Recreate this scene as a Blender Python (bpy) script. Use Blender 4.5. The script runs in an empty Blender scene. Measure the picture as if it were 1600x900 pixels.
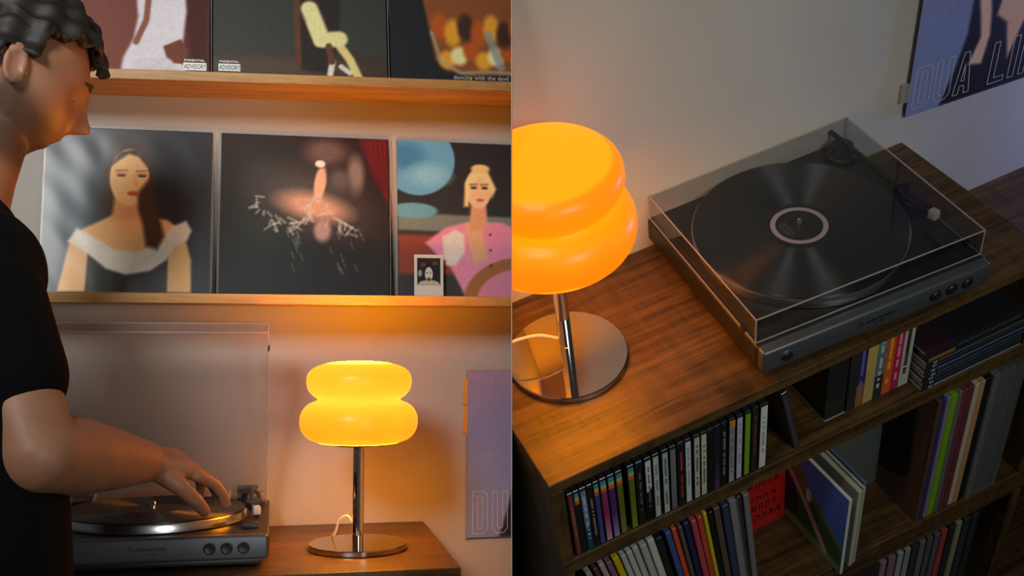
import bpy, bmesh, math, random
import numpy as np
from mathutils import Matrix, Vector
random.seed(5)
np.random.seed(5)
sc = bpy.context.scene
COL = sc.collection

# ------------------------------------------------------------------ camera
cam_d = bpy.data.cameras.new('camera')
cam = bpy.data.objects.new('camera', cam_d)
COL.objects.link(cam)
CAM_LOC = Vector((-0.60084, -0.82826, 2.09601))
CAM_R = Matrix(((0.899775, 0.367133, -0.235833), (-0.418863, 0.575212, -0.702627), (-0.122303, 0.730988, 0.671341)))
cam.matrix_world = Matrix.Translation(CAM_LOC) @ CAM_R.to_4x4()
cam_d.sensor_width = 36.0
cam_d.lens = 39.09
cam_d.clip_start = 0.05
sc.camera = cam

# two rooms: R = the room with the lidded turntable (gravity along world z), L = the tilted alcove with the picture ledges
ZO = 0.97
MR = Matrix.Translation((0, 0, ZO))
ML = Matrix(((0.924656, 0.024671, 0.380003, -0.908299), (-0.267793, 0.751592, 0.602824, 0.944968),
             (-0.270735, -0.659167, 0.701571, 0.846402), (0, 0, 0, 1)))
CUT_N = Vector((0.899775, -0.418863, -0.122303))      # the plane of the dividing panel between the two rooms

# ------------------------------------------------------------------ world and lights
w = bpy.data.worlds.new('world'); sc.world = w; w.use_nodes = True
w.node_tree.nodes['Background'].inputs[0].default_value = (0.80, 0.88, 1.0, 1)
w.node_tree.nodes['Background'].inputs[1].default_value = 0.05

def area_light(name, M, loc, target, size, power, color, spread=180, sy=None):
    d = bpy.data.lights.new(name, 'AREA'); d.energy = power; d.color = color; d.size = size
    if sy: d.shape = 'RECTANGLE'; d.size_y = sy
    d.spread = math.radians(spread)
    o = bpy.data.objects.new(name, d); COL.objects.link(o)
    p = M @ Vector(loc); t = M @ Vector(target)
    o.matrix_world = Matrix.Translation(p) @ (t - p).to_track_quat('-Z', 'Y').to_matrix().to_4x4()
    return o
area_light('window_light_ledges', ML, (-0.75, -2.95, 1.35), (0.28, 0.0, 0.36), 0.75, 5.6, (0.98, 0.96, 0.92), 46)
area_light('window_light_cabinet', MR, (0.15, -1.85, 1.60), (-0.15, 0.30, 0.05), 0.7, 3.4, (0.93, 0.97, 0.95), 75)
area_light('violet_light_cabinet', MR, (1.22, 0.18, -0.06), (0.75, 0.32, 0.10), 0.12, 1.8, (0.30, 0.32, 1.0), 150)

sc.view_settings.view_transform = 'Standard'
sc.view_settings.look = 'None'
sc.view_settings.gamma = 1.0
sc.view_settings.exposure = 0.0
sc.view_settings.use_curve_mapping = False
sc.cycles.use_denoising = True
sc.cycles.max_bounces = 8
sc.cycles.transparent_max_bounces = 24

# ------------------------------------------------------------------ helpers
def srgb(c):
    c = [x / 255.0 if max(c) > 1.0 else x for x in c[:3]]
    return tuple((x / 12.92 if x <= 0.04045 else ((x + 0.055) / 1.055) ** 2.4) for x in c)

MATS = {}
def mat(name, col=(0.5, 0.5, 0.5), rough=0.5, metal=0.0, **kw):
    if name in MATS: return MATS[name]
    m = bpy.data.materials.new(name); m.use_nodes = True
    b = m.node_tree.nodes['Principled BSDF']
    b.inputs['Base Color'].default_value = (*col[:3], 1)
    b.inputs['Roughness'].default_value = rough
    b.inputs['Metallic'].default_value = metal
    for k, v in kw.items():
        b.inputs[k].default_value = v
    MATS[name] = m
    return m
def pr(m): return m.node_tree.nodes['Principled BSDF']
def nd(m, t, **kw):
    n = m.node_tree.nodes.new(t)
    for k, v in kw.items(): setattr(n, k, v)
    return n
def lk(m, a, b): m.node_tree.links.new(a, b)
def ramp(m, src, stops):
    r = nd(m, 'ShaderNodeValToRGB')
    while len(r.color_ramp.elements) < len(stops): r.color_ramp.elements.new(0.5)
    for e, (p, c) in zip(r.color_ramp.elements, stops):
        e.position = p; e.color = (*c, 1)
    lk(m, src, r.inputs[0])
    return r
def coords(m, scale=(1, 1, 1), kind='Object'):
    t = nd(m, 'ShaderNodeTexCoord'); mp = nd(m, 'ShaderNodeMapping')
    mp.inputs['Scale'].default_value = scale
    lk(m, t.outputs[kind], mp.inputs['Vector'])
    return mp.outputs[0]
def noise(m, vec, scale, detail=4, dist=0.0):
    n = nd(m, 'ShaderNodeTexNoise'); n.inputs['Scale'].default_value = scale
    n.inputs['Detail'].default_value = detail; n.inputs['Distortion'].default_value = dist
    lk(m, vec, n.inputs['Vector'])
    return n.outputs[0]
def bump(m, src, strength, dist=0.002):
    b = nd(m, 'ShaderNodeBump'); b.inputs['Strength'].default_value = strength; b.inputs['Distance'].default_value = dist
    lk(m, src, b.inputs['Height']); lk(m, b.outputs[0], pr(m).inputs['Normal'])

def wood(name, stops, rough=0.4, grain=(2.2, 26, 26), ripple=0.25):
    m = mat(name, rough=rough)
    v = coords(m, grain)
    n1 = noise(m, v, 1.6, 6, 0.6)
    v2 = coords(m, (10, 130, 130)); n2 = noise(m, v2, 1.5, 3)
    v3 = coords(m, (60, 12, 12)); n3 = noise(m, v3, 1.2, 2)
    a = nd(m, 'ShaderNodeMath', operation='MULTIPLY_ADD'); lk(m, n2, a.inputs[0]); a.inputs[1].default_value = 0.45; lk(m, n1, a.inputs[2])
    b = nd(m, 'ShaderNodeMath', operation='MULTIPLY_ADD'); lk(m, n3, b.inputs[0]); b.inputs[1].default_value = ripple; lk(m, a.outputs[0], b.inputs[2])
    s = nd(m, 'ShaderNodeMath', operation='MULTIPLY'); lk(m, b.outputs[0], s.inputs[0]); s.inputs[1].default_value = 0.6
    r = ramp(m, s.outputs[0], stops)
    lk(m, r.outputs[0], pr(m).inputs['Base Color'])
    bump(m, n2, 0.12, 0.001)
    return m
OAK = wood('dark_oak', [(0.34, (0.012, 0.0062, 0.0018)), (0.46, (0.045, 0.0235, 0.0065)), (0.56, (0.082, 0.043, 0.0115)), (0.70, (0.135, 0.070, 0.019))], 0.42, (3.0, 44, 44), 0.38)
LEDGE = wood('ledge_wood', [(0.3, (0.18, 0.085, 0.018)), (0.5, (0.38, 0.215, 0.055)), (0.7, (0.54, 0.33, 0.09))], 0.45, (2.0, 22, 22), 0.12)

def wallmat(name, c0, c1):
    m = mat(name, rough=0.75)
    n = noise(m, coords(m), 2.2, 5, 0.3)
    r = ramp(m, n, [(0.35, c0), (0.65, c1)])
    lk(m, r.outputs[0], pr(m).inputs['Base Color'])
    n2 = noise(m, coords(m), 180, 3)
    bump(m, n2, 0.05, 0.001)
    return m
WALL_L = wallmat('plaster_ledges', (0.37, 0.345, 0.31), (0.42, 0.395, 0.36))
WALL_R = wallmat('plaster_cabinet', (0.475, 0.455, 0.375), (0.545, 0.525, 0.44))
FLOORM = wood('floor_boards', [(0.3, (0.03, 0.018, 0.01)), (0.7, (0.09, 0.055, 0.03))], 0.4)

def clear_mat(name, tint, ior=1.49, rough=0.03, haze=0.0, hazecol=(0.8, 0.8, 0.8)):
    m = bpy.data.materials.new(name); m.use_nodes = True
    nt = m.node_tree; nt.nodes.clear()
    out = nd(m, 'ShaderNodeOutputMaterial')
    tr = nd(m, 'ShaderNodeBsdfTransparent'); tr.inputs[0].default_value = (*tint, 1)
    gl = nd(m, 'ShaderNodeBsdfGlossy'); gl.inputs['Roughness'].default_value = rough
    lw = nd(m, 'ShaderNodeLayerWeight'); lw.inputs['Blend'].default_value = 0.5
    pw = nd(m, 'ShaderNodeMath', operation='POWER'); lk(m, lw.outputs['Facing'], pw.inputs[0]); pw.inputs[1].default_value = 4.0
    f0 = ((ior - 1) / (ior + 1)) ** 2
    fr = nd(m, 'ShaderNodeMath', operation='MULTIPLY_ADD'); lk(m, pw.outputs[0], fr.inputs[0]); fr.inputs[1].default_value = 0.8; fr.inputs[2].default_value = f0
    mx = nd(m, 'ShaderNodeMixShader')
    lk(m, fr.outputs[0], mx.inputs[0]); lk(m, tr.outputs[0], mx.inputs[1]); lk(m, gl.outputs[0], mx.inputs[2])
    last = mx.outputs[0]
    if haze:
        df = nd(m, 'ShaderNodeBsdfDiffuse'); df.inputs[0].default_value = (*hazecol, 1)
        m2 = nd(m, 'ShaderNodeMixShader'); m2.inputs[0].default_value = haze
        lk(m, last, m2.inputs[1]); lk(m, df.outputs[0], m2.inputs[2]); last = m2.outputs[0]
    lk(m, last, out.inputs[0])
    MATS[name] = m
    return m
ACRYLIC = clear_mat('clear_acrylic', (0.86, 0.86, 0.86), 1.33, 0.04)
ACRYLIC_CLOUDY_SHEEN = clear_mat('cloudy_sheen_acrylic', (0.90, 0.88, 0.87), 1.45, 0.06, 0.09, (0.75, 0.72, 0.68))  # diffuse haze paints the room's reflection onto the raised cover
ACRYLIC_EDGE = clear_mat('acrylic_edge', (0.75, 0.72, 0.70), 1.49, 0.1, 0.35, (0.72, 0.68, 0.66))
FILM = clear_mat('plastic_film', (0.97, 0.97, 0.97), 1.3, 0.22, 0.01)
FILM_THIN = clear_mat('thin_plastic_film', (0.97, 0.97, 0.97), 1.12, 0.2)
JEWEL = mat('jewel_case_plastic', (0.018, 0.020, 0.020), 0.22)

METAL = mat('polished_chrome', (0.72, 0.70, 0.67), 0.06, 1.0)
ALU = mat('machined_aluminium', (0.70, 0.70, 0.69), 0.24, 1.0)
BLACKP = mat('black_plastic', (0.012, 0.012, 0.013), 0.42)
DECK = mat('charcoal_deck', (0.012, 0.0115, 0.011), 0.42)
PANEL = mat('gunmetal_panel', (0.105, 0.112, 0.120), 0.42, 0.55)
VINYL = mat('black_vinyl', (0.008, 0.008, 0.009), 0.42)
def vinyl_setup(m):
    b = pr(m); b.inputs['IOR'].default_value = 1.9; b.inputs['Anisotropic'].default_value = 1.0; b.inputs['Anisotropic Rotation'].default_value = 0.25
    tg = nd(m, 'ShaderNodeTangent'); tg.direction_type = 'RADIAL'; tg.axis = 'Z'
    lk(m, tg.outputs[0], b.inputs['Tangent'])
vinyl_setup(VINYL)
PAPER = mat('white_paper', (0.70, 0.68, 0.62), 0.7)
WHITE = mat('white_print', (0.78, 0.78, 0.75), 0.5)
BLACKINK = mat('black_ink', (0.01, 0.01, 0.01), 0.5)
CARD = mat('black_card', (0.02, 0.02, 0.022), 0.45)
def cm(c, rough=0.45):
    """flat coloured print given as 0-255 screen colour"""
    return mat('print_%d_%d_%d' % tuple(int(x) for x in c), srgb(c), rough)

# ---- mesh builders
def new(): return bmesh.new()
def box(bm, x0, x1, y0, y1, z0, z1, bev=0.0, seg=2, mi=0):
    r = bmesh.ops.create_cube(bm, size=1.0)
    vs = r['verts']
    for v in vs:
        v.co = Vector((x0 + (v.co.x + 0.5) * (x1 - x0), y0 + (v.co.y + 0.5) * (y1 - y0), z0 + (v.co.z + 0.5) * (z1 - z0)))
    fs = list({f for v in vs for f in v.link_faces})
    for f in fs: f.material_index = mi
    if bev > 0:
        es = list({e for v in vs for e in v.link_edges})
        bmesh.ops.bevel(bm, geom=es, offset=bev, segments=seg, affect='EDGES', profile=0.5)
    return bm
def lathe(bm, prof, n=48, c=(0, 0, 0), mi=0):
    rings = []
    for r, z in prof:
        if r < 1e-6:
            rings.append([bm.verts.new((c[0], c[1], c[2] + z))])
        else:
            rings.append([bm.verts.new((c[0] + r * math.cos(2 * math.pi * k / n), c[1] + r * math.sin(2 * math.pi * k / n), c[2] + z)) for k in range(n)])
    for a, b in zip(rings, rings[1:]):
        for k in range(n):
            k2 = (k + 1) % n
            if len(a) == 1 and len(b) == 1: continue
            if len(a) == 1: f = bm.faces.new((a[0], b[k2], b[k]))
            elif len(b) == 1: f = bm.faces.new((a[k], a[k2], b[0]))
            else: f = bm.faces.new((a[k], a[k2], b[k2], b[k]))
            f.material_index = mi
    bmesh.ops.recalc_face_normals(bm, faces=bm.faces)
    return bm
def tube(bm, pts, r, n=10, cap=True):
    pts = [Vector(p) for p in pts]; rad = r if isinstance(r, (list, tuple)) else [r] * len(pts)
    rings = []; up = Vector((0.13, 0.21, 0.97)).normalized()
    for i, p in enumerate(pts):
        t = (pts[min(i + 1, len(pts) - 1)] - pts[max(i - 1, 0)]).normalized()
        a = t.cross(up)
        if a.length < 1e-3: a = t.cross(Vector((1, 0, 0)))
        a.normalize(); b = t.cross(a)
        rings.append([bm.verts.new(p + (a * math.cos(2 * math.pi * k / n) + b * math.sin(2 * math.pi * k / n)) * rad[i]) for k in range(n)])
    for a, b in zip(rings, rings[1:]):
        for k in range(n): bm.faces.new((a[k], a[(k + 1) % n], b[(k + 1) % n], b[k]))
    if cap:
        bm.faces.new(rings[0]); bm.faces.new(list(reversed(rings[-1])))
    bmesh.ops.recalc_face_normals(bm, faces=bm.faces)
    return bm
def prism(bm, poly, axis_lo, axis_hi, axis='y'):
    """poly in the two other axes (x,z for axis y)"""
    def P(a, b, c): return {'y': (a, c, b), 'x': (c, a, b), 'z': (a, b, c)}[axis]
    lo = [bm.verts.new(P(a, b, axis_lo)) for a, b in poly]; hi = [bm.verts.new(P(a, b, axis_hi)) for a, b in poly]
    bm.faces.new(lo); bm.faces.new(list(reversed(hi)))
    n = len(poly)
    for i in range(n): bm.faces.new((lo[i], lo[(i + 1) % n], hi[(i + 1) % n], hi[i]))
    bmesh.ops.recalc_face_normals(bm, faces=bm.faces)
    return bm
def cut(bm, M):
    """end a mesh of the right room at the dividing panel"""
    inv = M.inverted()
    co = inv @ CAM_LOC; no = (M.to_3x3().transposed() @ CUT_N).normalized()
    co = co + no * 0.0004
    g = bm.verts[:] + bm.edges[:] + bm.faces[:]
    r = bmesh.ops.bisect_plane(bm, geom=g, dist=1e-6, plane_co=co, plane_no=no, clear_inner=True)
    es = [e for e in r['geom_cut'] if isinstance(e, bmesh.types.BMEdge)]
    if es:
        try: bmesh.ops.holes_fill(bm, edges=es, sides=0)
        except Exception: pass
    return bm
WM = {}
def obj(name, bm, mats, parent=None, M=None, smooth=False, docut=False, L=None, angle=None):
    """one mesh object; M = world matrix for a top-level object, L = local matrix under the parent"""
    Mw = (WM[parent.name] @ (L or Matrix())) if parent else (M or Matrix())
    if docut: cut(bm, Mw)
    me = bpy.data.meshes.new(name); bm.to_mesh(me); bm.free()
    for m in (mats if isinstance(mats, (list, tuple)) else [mats]): me.materials.append(m)
    if smooth:
        for p in me.polygons: p.use_smooth = True
        try: me.set_sharp_from_angle(angle=math.radians(angle or 35))
        except Exception: pass
    return link(name, me, parent, Mw, L)
def link(name, me, parent, Mw, L=None):
    o = bpy.data.objects.new(name, me); COL.objects.link(o)
    if parent:
        o.parent = parent; o.matrix_local = L or Matrix()
    else: o.matrix_world = Mw
    WM[o.name] = Mw
    return o
def thing(name, label, cat, M, group=None):
    o = bpy.data.objects.new(name, None); COL.objects.link(o); o.matrix_world = M; o.empty_display_size = 0.05
    WM[o.name] = M
    return tag(o, label, cat, group)
def tag(o, label, cat, group=None):
    o['label'] = label; o['category'] = cat
    if group: o['group'] = group
    return o
def struct(o): o['kind'] = 'structure'; return o
T = Matrix.Translation
def RZ(a): return Matrix.Rotation(a, 4, 'Z')
def RX(a): return Matrix.Rotation(a, 4, 'X')
def RY(a): return Matrix.Rotation(a, 4, 'Y')

def text_mesh(s, size, ext=0.0002, align='LEFT', sx=1.0, shear=0.0, bold=0.0):
    c = bpy.data.curves.new('t', 'FONT'); c.body = s; c.size = size; c.extrude = ext; c.align_x = align; c.shear = shear; c.offset = bold
    c.resolution_u = 2
    o = bpy.data.objects.new('t', c); COL.objects.link(o)
    dg = bpy.context.evaluated_depsgraph_get()
    me = bpy.data.meshes.new_from_object(o.evaluated_get(dg))
    bpy.data.objects.remove(o); bpy.data.curves.remove(c)
    if sx != 1.0: me.transform(Matrix.Diagonal((sx, 1, 1, 1)))
    return me
def text(s, size, parent, L, m, name='lettering', **kw):
    """text standing upright in the xz plane, facing -y, at L"""
    me = text_mesh(s, size, **kw); me.materials.append(m)
    return link(name, me, parent, WM[parent.name] @ L @ RX(math.pi / 2), L @ RX(math.pi / 2))

# ---- printed pictures: colours per vertex on a fine grid
class Canvas:
    def __init__(s, n, c):
        s.n = n
        a = (np.arange(n)) / (n - 1)
        s.u, s.v = np.meshgrid(a, a)          # u to the right, v downwards
        s.p = np.ones((n, n, 3)) * np.array(c[:3], float)
    def put(s, mask, c, alpha=1.0):
        m = np.clip(mask, 0, 1)[..., None] * alpha
        s.p = s.p * (1 - m) + np.array(c[:3], float) * m
        return s
    def ell(s, cx, cy, rx, ry, c, soft=0.15, ang=0.0, alpha=1.0):
        a = math.radians(ang); du, dv = s.u - cx, s.v - cy
        x = (du * math.cos(a) + dv * math.sin(a)) / rx; y = (-du * math.sin(a) + dv * math.cos(a)) / ry
        d = np.sqrt(x * x + y * y)
        return s.put((1 + soft / 2 - d) / soft, c, alpha)
    def poly(s, pts, c, soft=0.012, alpha=1.0):
        pts = np.array(pts, float); n = len(pts)
        inside = np.zeros_like(s.u, bool); dist = np.full_like(s.u, 9.0)
        for i in range(n):
            (x0, y0), (x1, y1) = pts[i], pts[(i + 1) % n]
            cond = ((y0 > s.v) != (y1 > s.v)) & (s.u < (x1 - x0) * (s.v - y0) / ((y1 - y0) if y1 != y0 else 1e-9) + x0)
            inside ^= cond
            dx, dy = x1 - x0, y1 - y0; L2 = dx * dx + dy * dy + 1e-12
            t = np.clip(((s.u - x0) * dx + (s.v - y0) * dy) / L2, 0, 1)
            dist = np.minimum(dist, np.hypot(s.u - x0 - t * dx, s.v - y0 - t * dy))
        sd = np.where(inside, dist, -dist)
        return s.put(sd / soft + 0.5, c, alpha)
    def line(s, pts, w, c, soft=0.01, alpha=1.0):
        dist = np.full_like(s.u, 9.0)
        for (x0, y0), (x1, y1) in zip(pts, pts[1:]):
            dx, dy = x1 - x0, y1 - y0; L2 = dx * dx + dy * dy + 1e-12
            t = np.clip(((s.u - x0) * dx + (s.v - y0) * dy) / L2, 0, 1)
            dist = np.minimum(dist, np.hypot(s.u - x0 - t * dx, s.v - y0 - t * dy))
        return s.put((w / 2 - dist) / soft + 0.5, c, alpha)
    def grad(s, c0, c1, horiz=False, a=0.0, b=1.0, alpha=1.0):
        t = np.clip(((s.u if horiz else s.v) - a) / (b - a), 0, 1)[..., None]
        s.p = s.p * (1 - alpha) + alpha * (np.array(c0, float) * (1 - t) + np.array(c1, float) * t)
        return s
    def grain(s, amt, cell=1):
        k = max(2, s.n // cell); r = np.random.rand(k, k)
        i = np.minimum((np.arange(s.n) * k) // s.n, k - 1)
        s.p = s.p * (1 + amt * (r[np.ix_(i, i)][..., None] - 0.5)); return s
def print_material():
    m = mat('printed_picture', rough=0.5, **{'Specular IOR Level': 0.15})
    a = nd(m, 'ShaderNodeVertexColor'); a.layer_name = 'Col'
    lk(m, a.outputs[0], pr(m).inputs['Base Color'])
    return m
PRINT = print_material()
def picture(name, cv, wd, ht, parent, L=None, y=-0.0005, gain=1.0):
    """the canvas as a mesh in the xz plane facing -y, lower left corner at the origin"""
    n = cv.n
    x = cv.u * wd; z = (1 - cv.v) * ht
    co = np.stack([x, np.full_like(x, y), z], -1).reshape(-1, 3)
    idx = np.arange(n * n).reshape(n, n)
    f = np.stack([idx[1:, :-1], idx[1:, 1:], idx[:-1, 1:], idx[:-1, :-1]], -1).reshape(-1, 4)
    me = bpy.data.meshes.new(name)
    me.from_pydata(co.tolist(), [], f.tolist())
    c = np.clip(cv.p / 255.0, 0, 1)
    lin = np.where(c <= 0.04045, c / 12.92, ((c + 0.055) / 1.055) ** 2.4)
    lin = np.clip(lin * gain, 0, 0.88)
    at = me.color_attributes.new('Col', 'FLOAT_COLOR', 'POINT')
    buf = np.ones((n * n, 4), np.float32); buf[:, :3] = lin.reshape(-1, 3)
    at.data.foreach_set('color', buf.ravel())
    me.materials.append(PRINT)
    return link(name, me, parent, WM[parent.name] @ (L or Matrix()), L)
# ------------------------------------------------------------------ structure
WALL_Y = 0.3216                                                     # the cabinet wall in room R
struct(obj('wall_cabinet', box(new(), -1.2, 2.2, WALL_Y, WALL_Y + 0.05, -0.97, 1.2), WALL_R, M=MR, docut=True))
struct(obj('floor', box(new(), -1.2, 2.2, -1.6, WALL_Y, -1.0, -0.97), FLOORM, M=MR, docut=True))
LW = 0.0471                                                         # the ledge wall in room L
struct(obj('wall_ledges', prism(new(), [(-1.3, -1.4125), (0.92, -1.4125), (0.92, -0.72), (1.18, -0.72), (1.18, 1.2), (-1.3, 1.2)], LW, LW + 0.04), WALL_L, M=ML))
struct(obj('floor_ledges', box(new(), -1.3, 0.9, -1.3, LW, -1.44, -1.4125), FLOORM, M=ML))
# added thin panel, edge-on: hides cut ends, stops lamplight crossing between rooms
MC = Matrix.Translation(CAM_LOC) @ CAM_R.to_4x4()
struct(obj('wall_added_divider', box(new(), -0.0010, 0.0, -0.75, 0.85, -2.02, -1.30), WALL_R, M=MC))

# ------------------------------------------------------------------ room R furniture
CX0, CX1, CY = -0.3221, 0.4909, -0.0106
t = thing('record_cabinet', 'long dark oak record cabinet full of LPs below the disc shelf unit', 'cabinet', MR @ T((CX0, 0, -0.97)))
o0 = T((-CX0, 0, 0.97))
def cpart(name, parent, org, x0, x1, y0, y1, z0, z1, m=OAK, bev=0.0015):
    # own origin keeps the grain different from board to board
    mid = Vector((x0, y0, z0))
    bm = box(new(), 0, x1 - x0, 0, y1 - y0, 0, z1 - z0, bev)
    return obj(name, bm, m, parent, docut=True, L=org @ T(mid))
XR = 1.30
cpart('top_board', t, o0, CX0, XR, CY, WALL_Y, -0.2045, -0.174)
cpart('shelf', t, o0, CX0 + 0.018, XR - 0.018, CY + 0.001, WALL_Y - 0.012, -0.5981, -0.5427)
cpart('bottom_board', t, o0, CX0 + 0.018, XR - 0.018, CY + 0.001, WALL_Y - 0.012, -0.970, -0.940)
for x in (CX0, XR - 0.018):
    bm = box(new(), 0, 0.7655, 0, WALL_Y - CY, 0, 0.018, 0.0015)
    obj('side_panel', bm, OAK, t, docut=True, L=o0 @ T((x + 0.018, CY, -0.97)) @ RY(-math.pi / 2))
for z0, z1 in ((-0.5427, -0.2045), (-0.940, -0.5981)):
    bm = box(new(), 0, z1 - z0, 0, WALL_Y - 0.012 - CY, 0, 0.020, 0.0015)
    obj('divider', bm, OAK, t, L=o0 @ T((0.5683, CY + 0.0005, z0)) @ RY(-math.pi / 2))
cpart('back_panel', t, o0, CX0 + 0.018, XR - 0.018, WALL_Y - 0.012, WALL_Y, -0.94, -0.2045)
t = thing('disc_shelf_unit', 'low dark oak shelf unit holding discs and paperbacks under the turntable', 'shelf unit', MR @ T((CX0, 0, -0.174)))
o1 = T((-CX0, 0, 0.174))
cpart('top_board', t, o1, CX0, CX1, CY, WALL_Y, -0.0186, 0.0)
for x in (CX0, CX1 - 0.020):
    bm = box(new(), 0, 0.1554, 0, WALL_Y - CY, 0, 0.020, 0.0015)
    obj('side_panel', bm, OAK, t, docut=True, L=o1 @ T((x + 0.020, CY, -0.174)) @ RY(-math.pi / 2))
cpart('back_panel', t, o1, CX0 + 0.02, CX1 - 0.02, WALL_Y - 0.010, WALL_Y, -0.174, -0.0186)

# ------------------------------------------------------------------ turntables and records
TTW, TTD = 0.3595, 0.3733
def turntable(M, label, opened):
    t = thing('turntable', label, 'turntable', M)
    bm = new(); box(bm, 0.0, TTW, 0.012, TTD, 0.014, 0.0539, 0.004, 3); box(bm, 0.012, TTW - 0.012, 0.012, TTD - 0.02, 0.006, 0.016, 0.002)
    obj('chassis', bm, DECK, t, smooth=True)
    bm = new(); box(bm, 0.0015, TTW - 0.0015, -0.001, 0.0195, 0.0155, 0.0536, 0.005, 4)
    fp = obj('front_panel', bm, PANEL, t, smooth=True)
    for k, x in enumerate((0.2693, 0.2950, 0.3206, 0.0372)):
        bm = new(); lathe(bm, [(0.0095, -0.002), (0.0095, 0.0006), (0.0085, 0.0012), (0.0080, 0.0004)] if k == 3 else [(0.0095, -0.002), (0.0095, 0.0004), (0.0088, 0.0008)], 28)
        obj('button_ring', bm, ALU if k == 3 else BLACKP, fp, L=T((x, -0.001, 0.0345)) @ RX(math.pi / 2), smooth=True)
        bm = new(); lathe(bm, [(0.0082, -0.002), (0.0082, 0.0022), (0.0070, 0.0034), (0.0035, 0.0028), (0, 0.0026)], 28)
        obj('button', bm, BLACKP, fp, L=T((x, -0.001, 0.0345)) @ RX(math.pi / 2), smooth=True)
    # maker's mark, a ring with two legs and a stroke, beside the word
    text('audio-technica', 0.0078, fp, T((0.159, -0.0012, 0.0345)), BLACKINK, bold=0.0002)
    text('AT-LP60X', 0.0042, fp, T((0.172, -0.0012, 0.0275)), BLACKINK)
    bm = new()
    bmesh.ops.create_circle(bm, segments=24, radius=0.0042)
    bmesh.ops.delete(bm, geom=bm.verts[:], context='VERTS')
    for k in range(24):
        a, b = 2 * math.pi * k / 24, 2 * math.pi * (k + 1) / 24
        v = [bm.verts.new((r * math.cos(q), 0, r * math.sin(q))) for r, q in ((0.0036, a), (0.0042, a), (0.0042, b), (0.0036, b))]
        bm.faces.new(v)
    for x0, z0, x1, z1 in ((0, 0.0032, -0.0024, -0.0026), (0, 0.0032, 0.0024, -0.0026), (0, 0.0032, 0, -0.0026)):
        d = Vector((x1 - x0, 0, z1 - z0)).normalized(); nn = Vector((d.z, 0, -d.x)) * 0.00025
        a, b = Vector((x0, 0, z0)), Vector((x1, 0, z1))
        bm.faces.new([bm.verts.new(p) for p in (a + nn, b + nn, b - nn, a - nn)])
    obj('emblem', bm, BLACKINK, fp, L=T((0.1515, -0.0012, 0.0372)))
    for x in (0.035, TTW - 0.035):
        for y in (0.05, TTD - 0.05):
            obj('foot', lathe(new(), [(0, 0), (0.017, 0), (0.019, 0.002), (0.018, 0.0075), (0, 0.0075)], 20), BLACKP, t, L=T((x, y, 0)), smooth=True)
    RXc, RYc = 0.1687, 0.1779
    pf = obj('platter', lathe(new(), [(0, 0.0545), (0.1500, 0.0545), (0.1534, 0.0560), (0.1534, 0.0675), (0.1522, 0.0700), (0.1500, 0.0706), (0, 0.0706)], 96), ALU, t, L=T((RXc, RYc, 0)), smooth=True)
    obj('spindle', lathe(new(), [(0.0036, 0.0700), (0.0036, 0.0830), (0.0022, 0.0850), (0, 0.0853)], 16), METAL, t, L=T((RXc, RYc, 0)), smooth=True)
    # tonearm along the right side of the platter
    obj('tonearm_base', lathe(new(), [(0.024, 0.0535), (0.024, 0.0600), (0.020, 0.0625), (0.016, 0.0780), (0.012, 0.0800), (0, 0.0800)], 28), BLACKP, t, L=T((0.326, 0.303, 0)), smooth=True)
    bm = new(); tube(bm, [(0.326, 0.335, 0.0815), (0.327, 0.30, 0.0820), (0.3295, 0.21, 0.0815), (0.3275, 0.145, 0.0805)], 0.0043, 12)
    arm = obj('tonearm', bm, BLACKP, t, smooth=True)
    bm = new(); box(bm, -0.0075, 0.0075, -0.042, 0.004, -0.006, 0.006, 0.0025, 2)
    obj('headshell', bm, BLACKP, arm, L=T((0.3270, 0.148, 0.0795)) @ RZ(0.24), smooth=True)
    bm = new(); box(bm, -0.006, 0.006, -0.013, 0.0, -0.010, 0.004, 0.0015, 2)
    obj('cartridge', bm, mat('cartridge_grey', (0.55, 0.53, 0.50), 0.35), arm, L=T((0.3270, 0.148, 0.0795)) @ RZ(0.24) @ T((0, -0.0415, 0)), smooth=True)
    bm = new(); box(bm, -0.016, 0.010, -0.018, 0.018, 0.0, 0.0085, 0.002); obj('arm_lift', bm, BLACKP, t, L=T((0.332, 0.072, 0.0537)), smooth=True)
    bm = new(); box(bm, -0.004, 0.004, -0.006, 0.006, 0.0, 0.0235, 0.001); box(bm, -0.009, 0.006, -0.004, 0.004, 0.0205, 0.0335, 0.0015)
    obj('arm_rest', bm, BLACKP, t, L=T((0.3385, 0.168, 0.0537)), smooth=True)
    # hinges and cover
    for x in (0.028, TTW - 0.040):
        bm = new(); box(bm, -0.019, 0.019, -0.006, 0.004, 0.0, 0.030, 0.002); obj('hinge', bm, BLACKP, t, L=T((x, 0.3685, 0.0525)), smooth=True)
    LW_, LD, LH, th = 0.3533, 0.3415, 0.0423, 0.003
    if opened: L = T((0.0004, 0.3683, 0.0700)) @ RX(math.radians(-67.5)) @ T((0, 0, -LH))
    else: L = T((0.0030, 0.0215 + LD, 0.0543))
    gl = ACRYLIC_CLOUDY_SHEEN if opened else ACRYLIC
    bm = new()
    box(bm, 0, LW_, -LD, 0, LH - th, LH)
    box(bm, 0, LW_, -LD, -LD + th, 0, LH - th); box(bm, 0, LW_, -th, 0, 0.020, LH - th)
    box(bm, 0, th, -LD + th, -th, 0, LH - th); box(bm, LW_ - th, LW_, -LD + th, -th, 0, LH - th)
    for x0, x1 in ((th, 0.010), (0.047, 0.290), (0.336, LW_ - th)): box(bm, x0, x1, -th, 0, 0.0, 0.020)
    lid = obj('dust_cover', bm, gl, t, L=L)
    bm = new(); r = 0.0011 if not opened else 0.0009
    c = lambda x, y, z: (x, y, z)
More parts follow.
